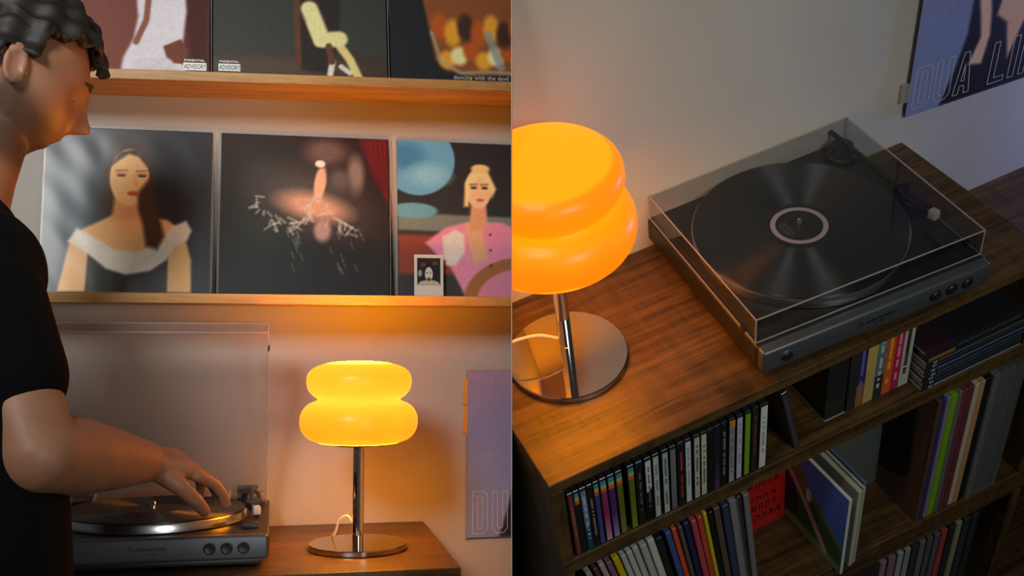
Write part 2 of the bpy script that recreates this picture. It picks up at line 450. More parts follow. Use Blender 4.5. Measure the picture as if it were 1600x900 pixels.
    e = [((0, -LD, LH), (LW_, -LD, LH)), ((0, 0, LH), (LW_, 0, LH)), ((0, -LD, LH), (0, 0, LH)), ((LW_, -LD, LH), (LW_, 0, LH)),
         ((0, -LD, 0), (LW_, -LD, 0)), ((0, -LD, 0), (0, 0, 0)), ((LW_, -LD, 0), (LW_, 0, 0)),
         ((0, -LD, 0), (0, -LD, LH)), ((LW_, -LD, 0), (LW_, -LD, LH)), ((0, 0, 0), (0, 0, LH)), ((LW_, 0, 0), (LW_, 0, LH)),
         ((0.047, 0, 0), (0.290, 0, 0))]
    for a, b in e: tube(bm, [a, b], r, 6)
    obj('cover_edge', bm, ACRYLIC_EDGE, lid)  # pale tubes stand in for highlights along the cover edges
    for x in (0.049, 0.287, 0.338):
        bm = new(); box(bm, -0.002, 0.002, -0.010, -0.003, 0.002, LH - 0.006, 0.0008); obj('hinge_rib', bm, ACRYLIC_EDGE, lid, L=T((x, 0, 0)))
    for x in (-0.0012, LW_ + 0.0012):
        bm = new(); box(bm, -0.0016, 0.0016, -0.005, 0.005, -0.0025, 0.003, 0.0006); obj('rubber_stop', bm, BLACKP, lid, L=T((x, -LD + 0.030, 0.001)))
    return t
def record(M, label, ring):
    """an LP lying on a platter; M = turntable frame"""
    t = thing('vinyl_record', label, 'record', M @ T((0.1687, 0.1779, 0.0707)))
    prof = [(0.0037, 0.0), (0.1508, 0.0), (0.1510, 0.0012), (0.1495, 0.0020), (0.1465, 0.0016), (0.0600, 0.0016), (0.0520, 0.0020), (0.0037, 0.0020)]
    obj('disc', lathe(new(), prof + [prof[0]], 128), VINYL, t, smooth=True)
    lb = obj('label', lathe(new(), [(0.0038, 0.0021), (0.0500, 0.0021), (0.0500, 0.0023), (0.0038, 0.0023)], 48), CARD, t)
    if ring:
        obj('label_ring', lathe(new(), [(0.0335, 0.0023), (0.0405, 0.0023), (0.0405, 0.0025), (0.0335, 0.0025), (0.0335, 0.0023)], 64), mat('pink_white_ink', srgb((205, 188, 196)), 0.5), lb)
        bm = new()
        random.seed(3)
        for r_, a0 in ((0, -0.026), (1, -0.019)):
            for k in range(7):
                h = random.choice((0.0016, 0.0021, 0.0026)); y = 0.0125 - k * 0.0040
                box(bm, a0, a0 + 0.0048, y, y + h, 0.0023, 0.00245)
        obj('label_print', bm, mat('dull_ink', srgb((105, 100, 92)), 0.6), lb)
    return t
MT_R = MR @ RZ(-0.0492)
MT_L = ML @ T((0.4228 - TTW, 0.0198 - TTD, -0.4422))
turntable(MT_R, 'grey fronted turntable with clear dust cover closed, on the oak shelf unit', False)
record(MT_R, 'black LP with pale ring on its label under the closed dust cover', True)
turntable(MT_L, 'grey fronted turntable with dust cover raised, in front of the reaching man', True)
record(MT_L, 'plain black LP on the open turntable under the man\'s hand', False)

# ------------------------------------------------------------------ lamps
def shade_mat(name, stops, strength, top, under):
    m = mat(name, srgb((240, 170, 60)), 0.32, **{'Specular IOR Level': 0.25})
    t = nd(m, 'ShaderNodeTexCoord'); sub = nd(m, 'ShaderNodeVectorMath', operation='MULTIPLY')
    lk(m, t.outputs['Object'], sub.inputs[0]); sub.inputs[1].default_value = (1.0, 1.0, 0.9)
    ln = nd(m, 'ShaderNodeVectorMath', operation='LENGTH'); lk(m, sub.outputs[0], ln.inputs[0])
    nz = noise(m, coords(m), 9.0, 2)
    ad = nd(m, 'ShaderNodeMath', operation='MULTIPLY_ADD'); lk(m, nz, ad.inputs[0]); ad.inputs[1].default_value = 0.018; lk(m, ln.outputs['Value'], ad.inputs[2])
    mr = nd(m, 'ShaderNodeMapRange'); lk(m, ad.outputs[0], mr.inputs[0]); mr.inputs[1].default_value = 0.065; mr.inputs[2].default_value = 0.120
    r = ramp(m, mr.outputs[0], stops)
    # emission boosted at crown and mouth, added to light the wall and table
    sx = nd(m, 'ShaderNodeSeparateXYZ'); lk(m, t.outputs['Object'], sx.inputs[0])
    last = r.outputs[0]
    for lo, hi, f0, f1, colr in ((0.0665, 0.0700, 0.0, 1.0, top), (-0.0690, -0.0672, 1.0, 0.0, under)):
        a = nd(m, 'ShaderNodeMapRange'); lk(m, sx.outputs[2], a.inputs[0])
        for i_, v_ in enumerate((lo, hi, f0, f1)): a.inputs[i_ + 1].default_value = v_
        mx = nd(m, 'ShaderNodeMix'); mx.data_type = 'RGBA'; lk(m, a.outputs[0], mx.inputs[0]); lk(m, last, mx.inputs[6]); mx.inputs[7].default_value = (*colr, 1)
        last = mx.outputs[2]
    lk(m, last, pr(m).inputs['Emission Color']); pr(m).inputs['Emission Strength'].default_value = strength
    pr(m).inputs['Base Color'].default_value = (0.25, 0.10, 0.01, 1)
    return m
GLASS_Y = shade_mat('yellow_glass', [(0.0, (3.2, 0.70, 0.045)), (0.45, (3.1, 0.65, 0.036)), (0.75, (2.9, 0.54, 0.020)), (1.0, (2.4, 0.36, 0.004))], 1.0, (140.0, 45.0, 0.4), (70.0, 22.0, 0.1))
GLASS_O = shade_mat('orange_glass', [(0.0, (1.5, 0.42, 0.001)), (0.5, (1.4, 0.345, 0.0)), (1.0, (1.2, 0.225, 0.0))], 1.0, (1.5, 0.40, 0.001), (44.0, 12.5, 0.1))
MIRROR = mat('mirror_base', (0.50, 0.46, 0.41), 0.05, 1.0)
def lamp(M, label, glass, docut, cord, up=0.0, k=1.0):
    t = thing('table_lamp', label, 'lamp', M)
    obj('base', lathe(new(), [(0, 0), (0.0825, 0), (0.0842, 0.0015), (0.0842, 0.0085), (0.0830, 0.0100), (0, 0.0100)], 96), MIRROR, t, smooth=True, docut=docut)
    obj('pole', lathe(new(), [(0.0095, 0.0100), (0.0095, 0.0300), (0.0090, 0.0303), (0.0095, 0.0306), (0.0095, 0.1780 + up), (0, 0.1780 + up)], 32), METAL, t, smooth=True, docut=docut)
    obj('shade_holder', lathe(new(), [(0.0090, 0.1700), (0.030, 0.1720), (0.044, 0.1765), (0.0445, 0.1810), (0.0090, 0.1810)], 48), METAL, t, smooth=True, docut=docut, L=T((0, 0, up)))
    key = [(0.044, 0.1806), (0.060, 0.1810)]
    for i in range(15):
        z = 0.1818 + (0.2528 - 0.1818) * i / 14; q = min(1.0, abs(z - 0.2175) / 0.0365)
        key.append((0.060 + 0.0410 * (1 - q ** 2.2) ** (1 / 2.2), z))
    for i in range(22):
        z = 0.2560 + (0.3206 - 0.2560) * math.sin(i / 21 * math.pi / 2); q = min(1.0, abs(z - 0.2860) / 0.0346)
        r_ = 0.0900 * max(0.0, 1 - q ** 2.7) ** (1 / 2.7)
        if z < 0.2860: r_ = 0.046 + 0.0440 * (1 - q ** 2.2) ** (1 / 2.2)
        key.append((r_ if i < 21 else 0.0, z))
    S = Vector((0, 0, 0.250))
    U = Vector((0, 0, up))
    obj('shade', lathe(new(), [(r * k, (z - 0.18) * k + 0.18 - S.z) for r, z in key], 96), glass, t, L=T(S + U), smooth=True, docut=docut, angle=60)
    obj('cord', tube(new(), cord, 0.0022, 8), mat('white_cord', (0.62, 0.55, 0.48), 0.5), t, smooth=True, docut=docut)
    return t
def bez(pts, n=8):
    out = []
    P_ = [Vector(p) for p in pts]
    P_ = [P_[0] * 2 - P_[1]] + P_ + [P_[-1] * 2 - P_[-2]]
    for i in range(1, len(P_) - 2):
        for k in range(n):
            u = k / n
            a, b, c, d = P_[i - 1], P_[i], P_[i + 1], P_[i + 2]
            out.append(0.5 * ((2 * b) + (c - a) * u + (2 * a - 5 * b + 4 * c - d) * u * u + (3 * b - a - 3 * c + d) * u ** 3))
    out.append(P_[-2]); return out
lamp(MT_R @ T((-0.2077, 0.1656, 0)), 'glowing orange mushroom lamp on round mirrored base left of the closed turntable', GLASS_O, True,
     bez([(-0.008, 0.004, 0.040), (-0.035, 0.012, 0.052), (-0.070, 0.020, 0.050), (-0.105, 0.03, 0.035), (-0.13, 0.05, 0.004), (-0.16, 0.1, 0.003)]), 0.022, 1.07)
lamp(ML @ T((0.5716, -0.2114, -0.4422)), 'glowing yellow mushroom lamp on round mirrored base right of the open turntable', GLASS_Y, False,
     bez([(-0.008, 0.004, 0.044), (-0.018, 0.012, 0.054), (-0.030, 0.02, 0.046), (-0.036, 0.03, 0.026), (-0.040, 0.060, 0.013), (-0.036, 0.10, 0.003), (-0.025, 0.18, 0.003), (-0.02, 0.245, 0.003)]))

# ------------------------------------------------------------------ room L furniture
t = thing('record_cabinet', 'dark oak cabinet top carrying the open turntable and yellow lamp', 'cabinet', ML @ T((-0.12, 0, -1.4125)))
oL = T((0.12, 0, 1.4125))
XL0, XL1, YL0 = -0.12, 0.7194, -0.400
cpart2 = lambda n, x0, x1, y0, y1, z0, z1: obj(n, box(new(), 0, x1 - x0, 0, y1 - y0, 0, z1 - z0, 0.0015), OAK, t, L=oL @ T((x0, y0, z0)))
cpart2('top_board', XL0, XL1, YL0, LW, -0.4611, -0.4425)
for x in (XL0, XL1 - 0.02): cpart2('side_panel', x, x + 0.02, YL0, LW, -1.4125, -0.4611)
cpart2('shelf', XL0 + 0.02, XL1 - 0.02, YL0 + 0.005, LW - 0.012, -0.65, -0.62)
cpart2('shelf', XL0 + 0.02, XL1 - 0.02, YL0 + 0.005, LW - 0.012, -1.05, -1.02)
cpart2('back_panel', XL0 + 0.02, XL1 - 0.02, LW - 0.012, LW, -1.40, -0.4611)
def ledge(M, label):
    t = thing('picture_ledge', label, 'shelf', M, 'wooden picture ledges')
    obj('board', box(new(), 0, 1.80, 0, 0.147, -0.0178, 0, 0.001), LEDGE, t)
    return t
SLOPE = 0.0190
ML_UP = ML @ T((0.0673, -0.10, 0.3905)) @ RY(-SLOPE)
ledge(ML_UP @ T((-0.70, 0, 0)), 'upper pale wooden picture ledge carrying three record sleeves')
ledge(ML @ T((-0.63, -0.10, -0.0035)), 'lower wooden picture ledge, lit orange by the lamp')

# ------------------------------------------------------------------ record sleeves on the ledges
def sleeve(M, w, h, th, label, cv, edge=CARD, film=False, group='record sleeves on the picture ledges', name='record_sleeve'):
    t = thing(name, label, 'record', M, group)
    obj('cover', box(new(), 0, w, 0, th, 0, h, 0.0006, 1), edge, t)
    picture('cover_print', cv, w - 0.0006, h - 0.0006, t, L=T((0.0003, 0, 0.0003)), gain=1.35)
    if film:
        bm = new()
        nx = 36
        vs = [[bm.verts.new((-0.003 + (w + 0.006) * i / nx, -0.0026 + 0.0004 * math.sin(i * 0.8 + j * 0.45) * math.sin(j * 0.33 + 1.0) * (1 if i < nx * 0.35 else 0.3), -0.001 + (h + 0.003) * j / nx)) for i in range(nx + 1)] for j in range(nx + 1)]
        for j in range(nx):
            for i in range(nx): bm.faces.new((vs[j][i], vs[j][i + 1], vs[j + 1][i + 1], vs[j + 1][i]))
        f = obj('plastic_sleeve', bm, FILM if film == 'glossy' else FILM_THIN, t, smooth=True, angle=180)
        for x in (-0.003, w + 0.003): obj('sleeve_seam', tube(new(), [(x, -0.0022, 0), (x, -0.0022, h)], 0.0006, 6), ACRYLIC_EDGE, f)
    return t
def lean(x, z, y=0.0): return ML @ T((x, y, z)) @ RX(-0.1365)

skin = (214, 166, 112)
# portrait on navy
c = Canvas(150, (30, 32, 42)).grad((24, 25, 34), (36, 40, 50))
c.ell(0.10, 0.45, 0.30, 0.42, (70, 88, 98), 1.2, alpha=0.75)  # soft teal window glare painted into the print
c.ell(0.50, 0.33, 0.155, 0.26, (58, 38, 24), 0.25)
c.poly([(0.41, 0.16), (0.34, 0.42), (0.30, 0.55), (0.40, 0.50), (0.44, 0.35)], (66, 46, 30), 0.05)
c.poly([(0.10, 1.0), (0.16, 0.70), (0.24, 0.62), (0.42, 0.53), (0.56, 0.53), (0.74, 0.56), (0.84, 0.64), (0.885, 0.80), (0.89, 1.0)], skin, 0.02)
c.poly([(0.42, 0.40), (0.56, 0.40), (0.58, 0.56), (0.40, 0.57)], (196, 148, 98), 0.03)
c.ell(0.50, 0.30, 0.118, 0.175, (224, 180, 126), 0.08)
c.poly([(0.26, 1.0), (0.27, 0.77), (0.40, 0.86), (0.55, 0.88), (0.70, 0.82), (0.745, 0.76), (0.745, 1.0)], (38, 38, 36), 0.015)
c.poly([(0.15, 0.70), (0.20, 0.62), (0.30, 0.67), (0.42, 0.745), (0.55, 0.76), (0.70, 0.70), (0.76, 0.60), (0.85, 0.56), (0.885, 0.62), (0.86, 0.68), (0.78, 0.72), (0.74, 0.80), (0.64, 0.87), (0.50, 0.895), (0.38, 0.86), (0.27, 0.77)], (206, 200, 186), 0.02)
c.poly([(0.55, 0.40), (0.62, 0.30), (0.66, 0.45), (0.70, 0.58), (0.72, 0.66), (0.68, 0.74), (0.61, 0.72), (0.59, 0.60), (0.56, 0.50)], (62, 42, 26), 0.03)
c.poly([(0.38, 0.24), (0.44, 0.145), (0.53, 0.125), (0.59, 0.17), (0.635, 0.28), (0.61, 0.24), (0.55, 0.17), (0.49, 0.155), (0.43, 0.20)], (48, 32, 22), 0.02)
for x in (0.45, 0.575):
    c.ell(x, 0.285, 0.034, 0.013, (168, 122, 84), 0.5); c.ell(x, 0.292, 0.024, 0.007, (60, 42, 32), 0.4); c.line([(x - 0.036, 0.262), (x + 0.034, 0.258)], 0.008, (126, 88, 58), 0.012)
c.line([(0.525, 0.29), (0.545, 0.35)], 0.010, (200, 152, 102), 0.02); c.ell(0.525, 0.40, 0.036, 0.016, (170, 84, 62), 0.4)
for a in range(9): c.line([(0.02 + 0.015 * (a % 3), 0.50 + a * 0.045), (0.12 + 0.02 * (a % 4), 0.58 + a * 0.043)], 0.010, (225, 235, 232), 0.02, 0.0)
c.grain(0.05, 2)
sleeve(lean(0.0099, 0.0), 0.298, 0.3135, 0.0036, 'record sleeve with woman in white off-shoulder top on navy, below the man\'s face', c, film='glossy', edge=mat('pinkish_card', (0.55, 0.36, 0.30), 0.6))
# dark cover, pale plume, red drape
c = Canvas(150, (32, 30, 30)).grad((42, 26, 26), (40, 43, 44))
c.ell(0.25, 0.5, 0.3, 0.5, (38, 44, 42), 1.2)
c.poly([(0.82, 0.0), (1.0, 0.0), (1.0, 0.42), (0.96, 0.34), (0.90, 0.22)], (104, 26, 28), 0.03)
for k in range(6): c.line([(0.84 + 0.03 * k, 0.0), (0.93 + 0.014 * k, 0.34)], 0.006, (66, 14, 18), 0.02)
c.ell(0.62, 0.10, 0.12, 0.08, (98, 78, 74), 1.0); c.ell(0.80, 0.24, 0.05, 0.12, (120, 106, 100), 0.8); c.ell(0.70, 0.28, 0.06, 0.07, (92, 86, 82), 1.0)
c.ell(0.52, 0.40, 0.30, 0.16, (70, 66, 66), 1.2, 20)
c.ell(0.55, 0.45, 0.20, 0.08, (176, 140, 122), 0.9, 12); c.ell(0.585, 0.30, 0.035, 0.11, (198, 158, 132), 0.4, 8); c.ell(0.585, 0.175, 0.03, 0.022, (222, 214, 206), 0.4)
c.ell(0.60, 0.60, 0.05, 0.07, (150, 126, 128), 0.6)
rs = np.random.RandomState(4)
for k in range(46):
    a = rs.rand(); x = 0.18 + 0.62 * a; y = 0.36 + 0.16 * abs(math.sin(a * 5)) + 0.10 * rs.rand(); L_ = 0.02 + 0.05 * rs.rand(); q = rs.rand() * 3.1
    c.line([(x, y), (x + L_ * math.cos(q), y + L_ * math.sin(q))], 0.006 + 0.006 * rs.rand(), (172, 178, 182), 0.012, 0.7)
for k in range(26):
    x = rs.choice((0.44, 0.70, 0.80)) + 0.05 * rs.randn() * 0.5; y = 0.55 + 0.30 * rs.rand(); c.line([(x, y), (x + 0.015, y + 0.04)], 0.004, (130, 138, 142), 0.012, 0.6)
c.grain(0.06, 2)
sleeve(lean(0.3246, 0.0), 0.319, 0.3135, 0.0030, 'dark record sleeve with silvery splashes and red drape, middle of the lower ledge', c, film=True)
# blue disc and pink shirt
c = Canvas(150, (44, 46, 48)).grad((40, 38, 40), (52, 56, 58))
c.poly([(0, 0.47), (1, 0.49), (1, 0.60), (0, 0.58)], (108, 118, 112), 0.02); c.poly([(0, 0.61), (0.5, 0.61), (0.5, 0.86), (0, 0.86)], (128, 62, 50), 0.03)
c.ell(0.13, 0.12, 0.235, 0.235, (92, 152, 186), 0.05); c.ell(0.05, 0.10, 0.12, 0.09, (58, 118, 160), 1.0); c.ell(0.20, 0.22, 0.12, 0.07, (120, 176, 202), 1.0)
c.ell(0.10, 0.455, 0.15, 0.05, (94, 148, 168), 0.2)
c.poly([(0.17, 0.66), (0.30, 0.56), (0.44, 0.52), (0.66, 0.52), (0.86, 0.60), (0.95, 0.80), (0.95, 1.0), (0.42, 1.0), (0.33, 0.82)], (208, 132, 158), 0.02)
c.poly([(0.42, 0.54), (0.53, 0.54), (0.56, 0.75), (0.48, 0.80)], (206, 160, 124), 0.02)
c.poly([(0.47, 0.36), (0.56, 0.36), (0.57, 0.56), (0.45, 0.58)], (198, 148, 112), 0.02)
c.ell(0.515, 0.30, 0.085, 0.13, (222, 178, 142), 0.1); c.poly([(0.42, 0.42), (0.43, 0.26), (0.50, 0.18), (0.58, 0.19), (0.63, 0.30), (0.60, 0.36), (0.575, 0.26), (0.52, 0.22), (0.46, 0.30), (0.45, 0.42)], (224, 198, 142), 0.02)
c.ell(0.53, 0.17, 0.06, 0.03, (214, 186, 130), 0.4)
for x in (0.485, 0.555): c.ell(x, 0.295, 0.022, 0.010, (80, 62, 54), 0.5); c.line([(x - 0.025, 0.275), (x + 0.022, 0.272)], 0.008, (100, 74, 54), 0.012)
c.ell(0.525, 0.375, 0.026, 0.011, (178, 96, 86), 0.4)
c.poly([(0.28, 0.62), (0.36, 0.57), (0.42, 0.60), (0.42, 0.72), (0.36, 0.80), (0.29, 0.80)], (208, 200, 190), 0.02)
c.ell(0.70, 0.98, 0.30, 0.22, (150, 98, 60), 0.06, -20); c.ell(0.72, 1.02, 0.24, 0.19, (200, 124, 148), 0.08, -20)
for z in (0.60, 0.70, 0.80): c.ell(0.585, z, 0.008, 0.008, (86, 40, 56), 0.5)
c.grain(0.04, 2)
sleeve(lean(0.6612, -0.001), 0.315, 0.3140, 0.0030, 'record sleeve with blue disc and blonde woman in pink shirt, behind the instant photo', c, film=True)
# upper ledge
def up(x): return ML_UP @ T((x - 0.0673, 0.10, 0.0016)) @ RX(-0.1365)
def advisory(parent, x, z, w):
    b = obj('advice_box', box(new(), 0, w, -0.0009, -0.0006, 0, w * 0.36), WHITE, parent, L=T((x, 0, z)))
    m1 = text_mesh('ADVISORY', 0.0135 * w / 0.042, 0.0001, sx=0.62, bold=0.0001); m1.materials.append(BLACKINK)
    link('lettering', m1, b, None, T((w * 0.035, -0.0010, w * 0.07)) @ RX(math.pi / 2))
    m2 = text_mesh('PARENTAL', 0.0062 * w / 0.042, 0.0001, sx=1.25, bold=0.0001); m2.materials.append(WHITE)
    link('lettering', m2, b, None, T((w * 0.04, -0.0010, w * 0.42)) @ RX(math.pi / 2))
c = Canvas(130, (92, 44, 36)).grad((70, 36, 34), (98, 50, 38)).ell(0.25, 0.6, 0.4, 0.5, (112, 66, 54), 1.2, alpha=0.7)
c.poly([(0.83, 0.0), (1, 0), (1, 1), (0.90, 1), (0.86, 0.6)], (60, 28, 26), 0.05)
c.poly([(0.56, 0.10), (0.84, 0.10), (0.87, 0.55), (0.84, 0.86), (0.895, 1.0), (0.50, 1.0), (0.52, 0.86), (0.575, 0.74), (0.60, 0.60)], (188, 182, 188), 0.02)
c.poly([(0.74, 0.78), (0.84, 0.73), (0.88, 0.80), (0.86, 0.89), (0.80, 0.885), (0.76, 0.85)], (96, 52, 36), 0.01)
for k in range(7): c.line([(0.53 + 0.012 * k, 0.99 - 0.02 * k), (0.66 + 0.02 * k, 0.93 - 0.012 * k), (0.86, 0.93 + 0.01 * k)], 0.006, (160, 152, 158), 0.012, 0.6)
c.line([(0.59, 0.76), (0.645, 0.62), (0.66, 0.45)], 0.035, (120, 74, 56), 0.01)
c.grain(0.05, 2)
s = sleeve(up(-0.021), 0.3235, 0.3140, 0.0030, 'brown record sleeve with white dress figure, left end of the upper ledge', c)
advisory(s, 0.276, 0.0235, 0.042)
c = Canvas(130, (52, 55, 52)).grad((48, 52, 50), (58, 60, 56)); c.poly([(0, 0.80), (1, 0.79), (1, 1), (0, 1)], (60, 50, 44), 0.05); c.ell(0.3, 0.88, 0.5, 0.06, (86, 74, 62), 1.0, alpha=0.6)
c.poly([(0.46, 0.3), (0.74, 0.3), (0.72, 0.72), (0.66, 0.92), (0.50, 0.90), (0.48, 0.7)], (44, 38, 36), 0.02); c.poly([(0.455, 0.3), (0.49, 0.3), (0.50, 0.86), (0.465, 0.86)], (88, 56, 40), 0.01)
c.line([(0.56, 0.60), (0.60, 0.72), (0.70, 0.70), (0.78, 0.82), (0.835, 0.95)], 0.05, (214, 192, 126), 0.012); c.line([(0.55, 0.50), (0.62, 0.70), (0.72, 0.69)], 0.10, (222, 204, 146), 0.02)
c.line([(0.68, 0.84), (0.665, 0.92)], 0.035, (208, 200, 184), 0.01); c.line([(0.73, 0.87), (0.78, 0.91)], 0.03, (208, 200, 184), 0.01); c.line([(0.66, 0.74), (0.675, 0.84)], 0.04, (92, 58, 46), 0.01)
c.grain(0.07, 2)
s = sleeve(up(0.3090), 0.329, 0.3140, 0.0030, 'grey green record sleeve with seated figure and pale curve, middle of upper ledge', c, film=True)
advisory(s, 0.010, 0.0245, 0.040)
c = Canvas(130, (32, 33, 37))
gold, rust, cream_ = (216, 148, 44), (170, 80, 32), (246, 216, 156)
c.poly([(0.17, 0.2), (1.0, 0.2), (1.0, 0.89), (0.62, 0.895), (0.48, 0.905), (0.34, 0.87), (0.27, 0.80), (0.24, 0.62)], (126, 74, 40), 0.02)
for k in range(9): c.ell(0.34 + 0.075 * k, 0.80 - 0.03 * (k % 3), 0.05, 0.06, (gold, cream_, rust)[k % 3], 0.6)
for k in range(9): c.ell(0.30 + 0.08 * k, 0.58 + 0.04 * (k % 2), 0.05, 0.09, (rust, gold, (60, 40, 34))[k % 3], 0.6)
c.line([(0.25, 0.62), (0.30, 0.80), (0.42, 0.885), (0.60, 0.87), (0.95, 0.885)], 0.022, (150, 150, 128), 0.012, 0.7); c.line([(0.60, 0.62), (0.67, 0.84)], 0.05, (130, 140, 136), 0.02, 0.8)
c.grain(0.05, 2)
s = sleeve(up(0.6448), 0.329, 0.3140, 0.0030, 'black record sleeve with gold and rust smear, right end of upper ledge', c)
text('dancing with the devil', 0.0128, s, T((0.123, -0.0010, 0.0235)), mat('pale_ink', srgb((190, 190, 190)), 0.5))

# instant photo leaning on the pink cover
c = Canvas(60, (216, 210, 198)); c.poly([(0.10, 0.08), (0.90, 0.08), (0.90, 0.72), (0.10, 0.72)], (34, 36, 46), 0.02)
c.ell(0.30, 0.24, 0.10, 0.05, (120, 52, 40), 0.6); c.ell(0.72, 0.20, 0.10, 0.05, (90, 70, 60), 0.6); c.ell(0.20, 0.44, 0.07, 0.08, (150, 156, 160), 0.6)
c.ell(0.50, 0.40, 0.17, 0.16, (26, 24, 24), 0.1); c.ell(0.50, 0.46, 0.135, 0.165, (212, 206, 196), 0.15); c.poly([(0.10, 0.72), (0.20, 0.64), (0.40, 0.60), (0.62, 0.60), (0.82, 0.64), (0.90, 0.72)], (186, 180, 166), 0.02)
for x in (0.44, 0.56): c.ell(x, 0.43, 0.025, 0.015, (40, 34, 32), 0.5)
c.ell(0.50, 0.545, 0.05, 0.015, (90, 60, 54), 0.5); c.ell(0.50, 0.59, 0.09, 0.03, (80, 70, 62), 0.6)
pt = thing('instant_photo', 'small white bordered instant photo of smiling bearded man on lower ledge', 'photo', ML @ T((0.6905, -0.018, -0.0030)) @ RX(-0.10))
obj('card', box(new(), 0, 0.0565, 0, 0.0006, 0, 0.083), WHITE, pt); picture('photo_print', c, 0.0565, 0.083, pt)

# ------------------------------------------------------------------ lettered sleeves hanging on both walls
def strokes(bm, pts, w, closed=True, y=-0.0010):
    n = len(pts)
    for i in range(n if closed else n - 1):
        a, b = Vector((pts[i][0], 0, pts[i][1])), Vector((pts[(i + 1) % n][0], 0, pts[(i + 1) % n][1]))
        d = (b - a).normalized(); q = Vector((-d.z, 0, d.x)) * w / 2; d = d * w / 2
        bm.faces.new([bm.verts.new(p + Vector((0, y, 0))) for p in (a - d - q, b + d - q, b + d + q, a - d + q)])
GL = {  # outlines in a 1 x 2.7 cell
 'D': [[(0, 0), (0.72, 0), (1, 0.30), (1, 2.40), (0.72, 2.7), (0, 2.7)], [(0.33, 0.32), (0.60, 0.32), (0.66, 0.42), (0.66, 2.28), (0.60, 2.38), (0.33, 2.38)]],
 'U': [[(0, 2.7), (0, 0.30), (0.26, 0), (0.74, 0), (1, 0.30), (1, 2.7), (0.68, 2.7), (0.68, 0.42), (0.60, 0.32), (0.40, 0.32), (0.32, 0.42), (0.32, 2.7)]],
 'A': [[(0, 0), (0.34, 2.7), (0.66, 2.7), (1, 0), (0.68, 0), (0.63, 0.52), (0.37, 0.52), (0.32, 0)], [(0.40, 0.85), (0.60, 0.85), (0.50, 1.95)]],
 'L': [[(0, 0), (0.95, 0), (0.95, 0.34), (0.34, 0.34), (0.34, 2.7), (0, 2.7)]],
 'I': [[(0, 0), (0.36, 0), (0.36, 2.7), (0, 2.7)]],
 'P': [[(0, 0), (0.33, 0), (0.33, 1.1), (0.74, 1.1), (1, 1.4), (1, 2.4), (0.74, 2.7), (0, 2.7)], [(0.33, 1.42), (0.60, 1.42), (0.66, 1.52), (0.66, 2.28), (0.60, 2.38), (0.33, 2.38)]]}
def wall_sleeve(M, size, label, ink, x0, z0, cw, ch, pitch, lw):
    c = Canvas(150, (120, 112, 140)).grad((138, 118, 142), (104, 112, 146)).ell(0.1, 0.75, 0.4, 0.5, (112, 128, 168), 1.2, alpha=0.8)
    jk = (34, 34, 44)
    c.poly([(0.20, 1.0), (0.26, 0.80), (0.30, 0.62), (0.30, 0.40), (0.36, 0.22), (0.46, 0.10), (0.58, 0.08), (0.66, 0.16), (0.70, 0.32), (0.86, 0.42), (0.98, 0.60), (1.0, 1.0)], jk, 0.02)
    c.poly([(0.48, 0.42), (0.64, 0.42), (0.66, 0.56), (0.58, 0.84), (0.53, 0.62), (0.46, 0.56)], (206, 162, 134), 0.02)
    c.ell(0.545, 0.30, 0.105, 0.165, (222, 178, 150), 0.08); c.ell(0.535, 0.395, 0.035, 0.014, (176, 100, 96), 0.4)
    for x in (0.495, 0.59): c.ell(x, 0.28, 0.025, 0.011, (56, 44, 42), 0.4)
    c.poly([(0.43, 0.30), (0.46, 0.16), (0.56, 0.13), (0.64, 0.20), (0.65, 0.28), (0.60, 0.19), (0.50, 0.20)], (28, 22, 24), 0.02)
    c.poly([(0.33, 0.42), (0.38, 0.36), (0.42, 0.52), (0.44, 0.66), (0.42, 0.82), (0.34, 0.80), (0.385, 0.66), (0.36, 0.54)], (212, 172, 146), 0.02)
    for k in range(10): c.ell(0.70 + 0.025 * k, 0.50 + 0.05 * (k % 4), 0.012, 0.05, (120, 126, 160), 0.9, 20, 0.6)
    c.grain(0.05, 2)
    t = thing('record_sleeve', label, 'record', M)
    obj('cover', box(new(), 0, size, 0, 0.005, 0, size, 0.0006, 1), CARD, t)
    picture('cover_print', c, size - 0.0006, size - 0.0006, t, L=T((0.0003, 0, 0.0003)), gain=1.4)
    x = x0
    for ch_ in 'DUA LIPA':
        if ch_ == ' ': x += pitch * 0.75; continue
        bm = new()
        for pl in GL[ch_]:
            strokes(bm, [(x + a * cw, z0 + b * ch / 2.7) for a, b in pl], lw)
        obj('letter', bm, ink, t)
        x += pitch * (0.55 if ch_ == 'I' else 1.0)
    return t
INK = mat('outline_ink', srgb((214, 208, 206)), 0.5)
INK_D = mat('dull_outline_ink', srgb((196, 194, 184)), 0.5)
s = wall_sleeve(ML @ T((0.8046, LW - 0.0062, -0.4779)), 0.331, 'lilac record sleeve taped on the wall right of the yellow lamp', INK, 0.0125, 0.0085, 0.030, 0.083, 0.0405, 0.0009)
for z0, z1 in ((0.205, 0.262), (0.262, 0.318)):
    bm = new(); prism(bm, [(-0.0075, z0 + 0.003), (0.0005, z0), (0.0015, z1), (-0.0045, z1 - 0.004)], -0.0012, 0.0055)
    obj('tape', bm, mat('amber_tape', srgb((226, 150, 52)), 0.4), s)
for x0, x1 in ((-0.0022, 0.0), (0.331, 0.3332)):
    obj('plastic_sleeve', box(new(), x0, x1, -0.001, 0.005, -0.002, 0.333), ACRYLIC_EDGE, s)
s = wall_sleeve(MR @ T((0.4815, WALL_Y - 0.0085, 0.0560)) @ RZ(-0.055) @ RY(0.022), 0.318, 'bluish record sleeve on the wall right of the closed turntable', INK_D, 0.010, 0.012, 0.031, 0.076, 0.0385, 0.0015)
obj('tape', box(new(), -0.012, 0.004, -0.0008, 0.0055, 0.030, 0.062), ACRYLIC_EDGE, s)
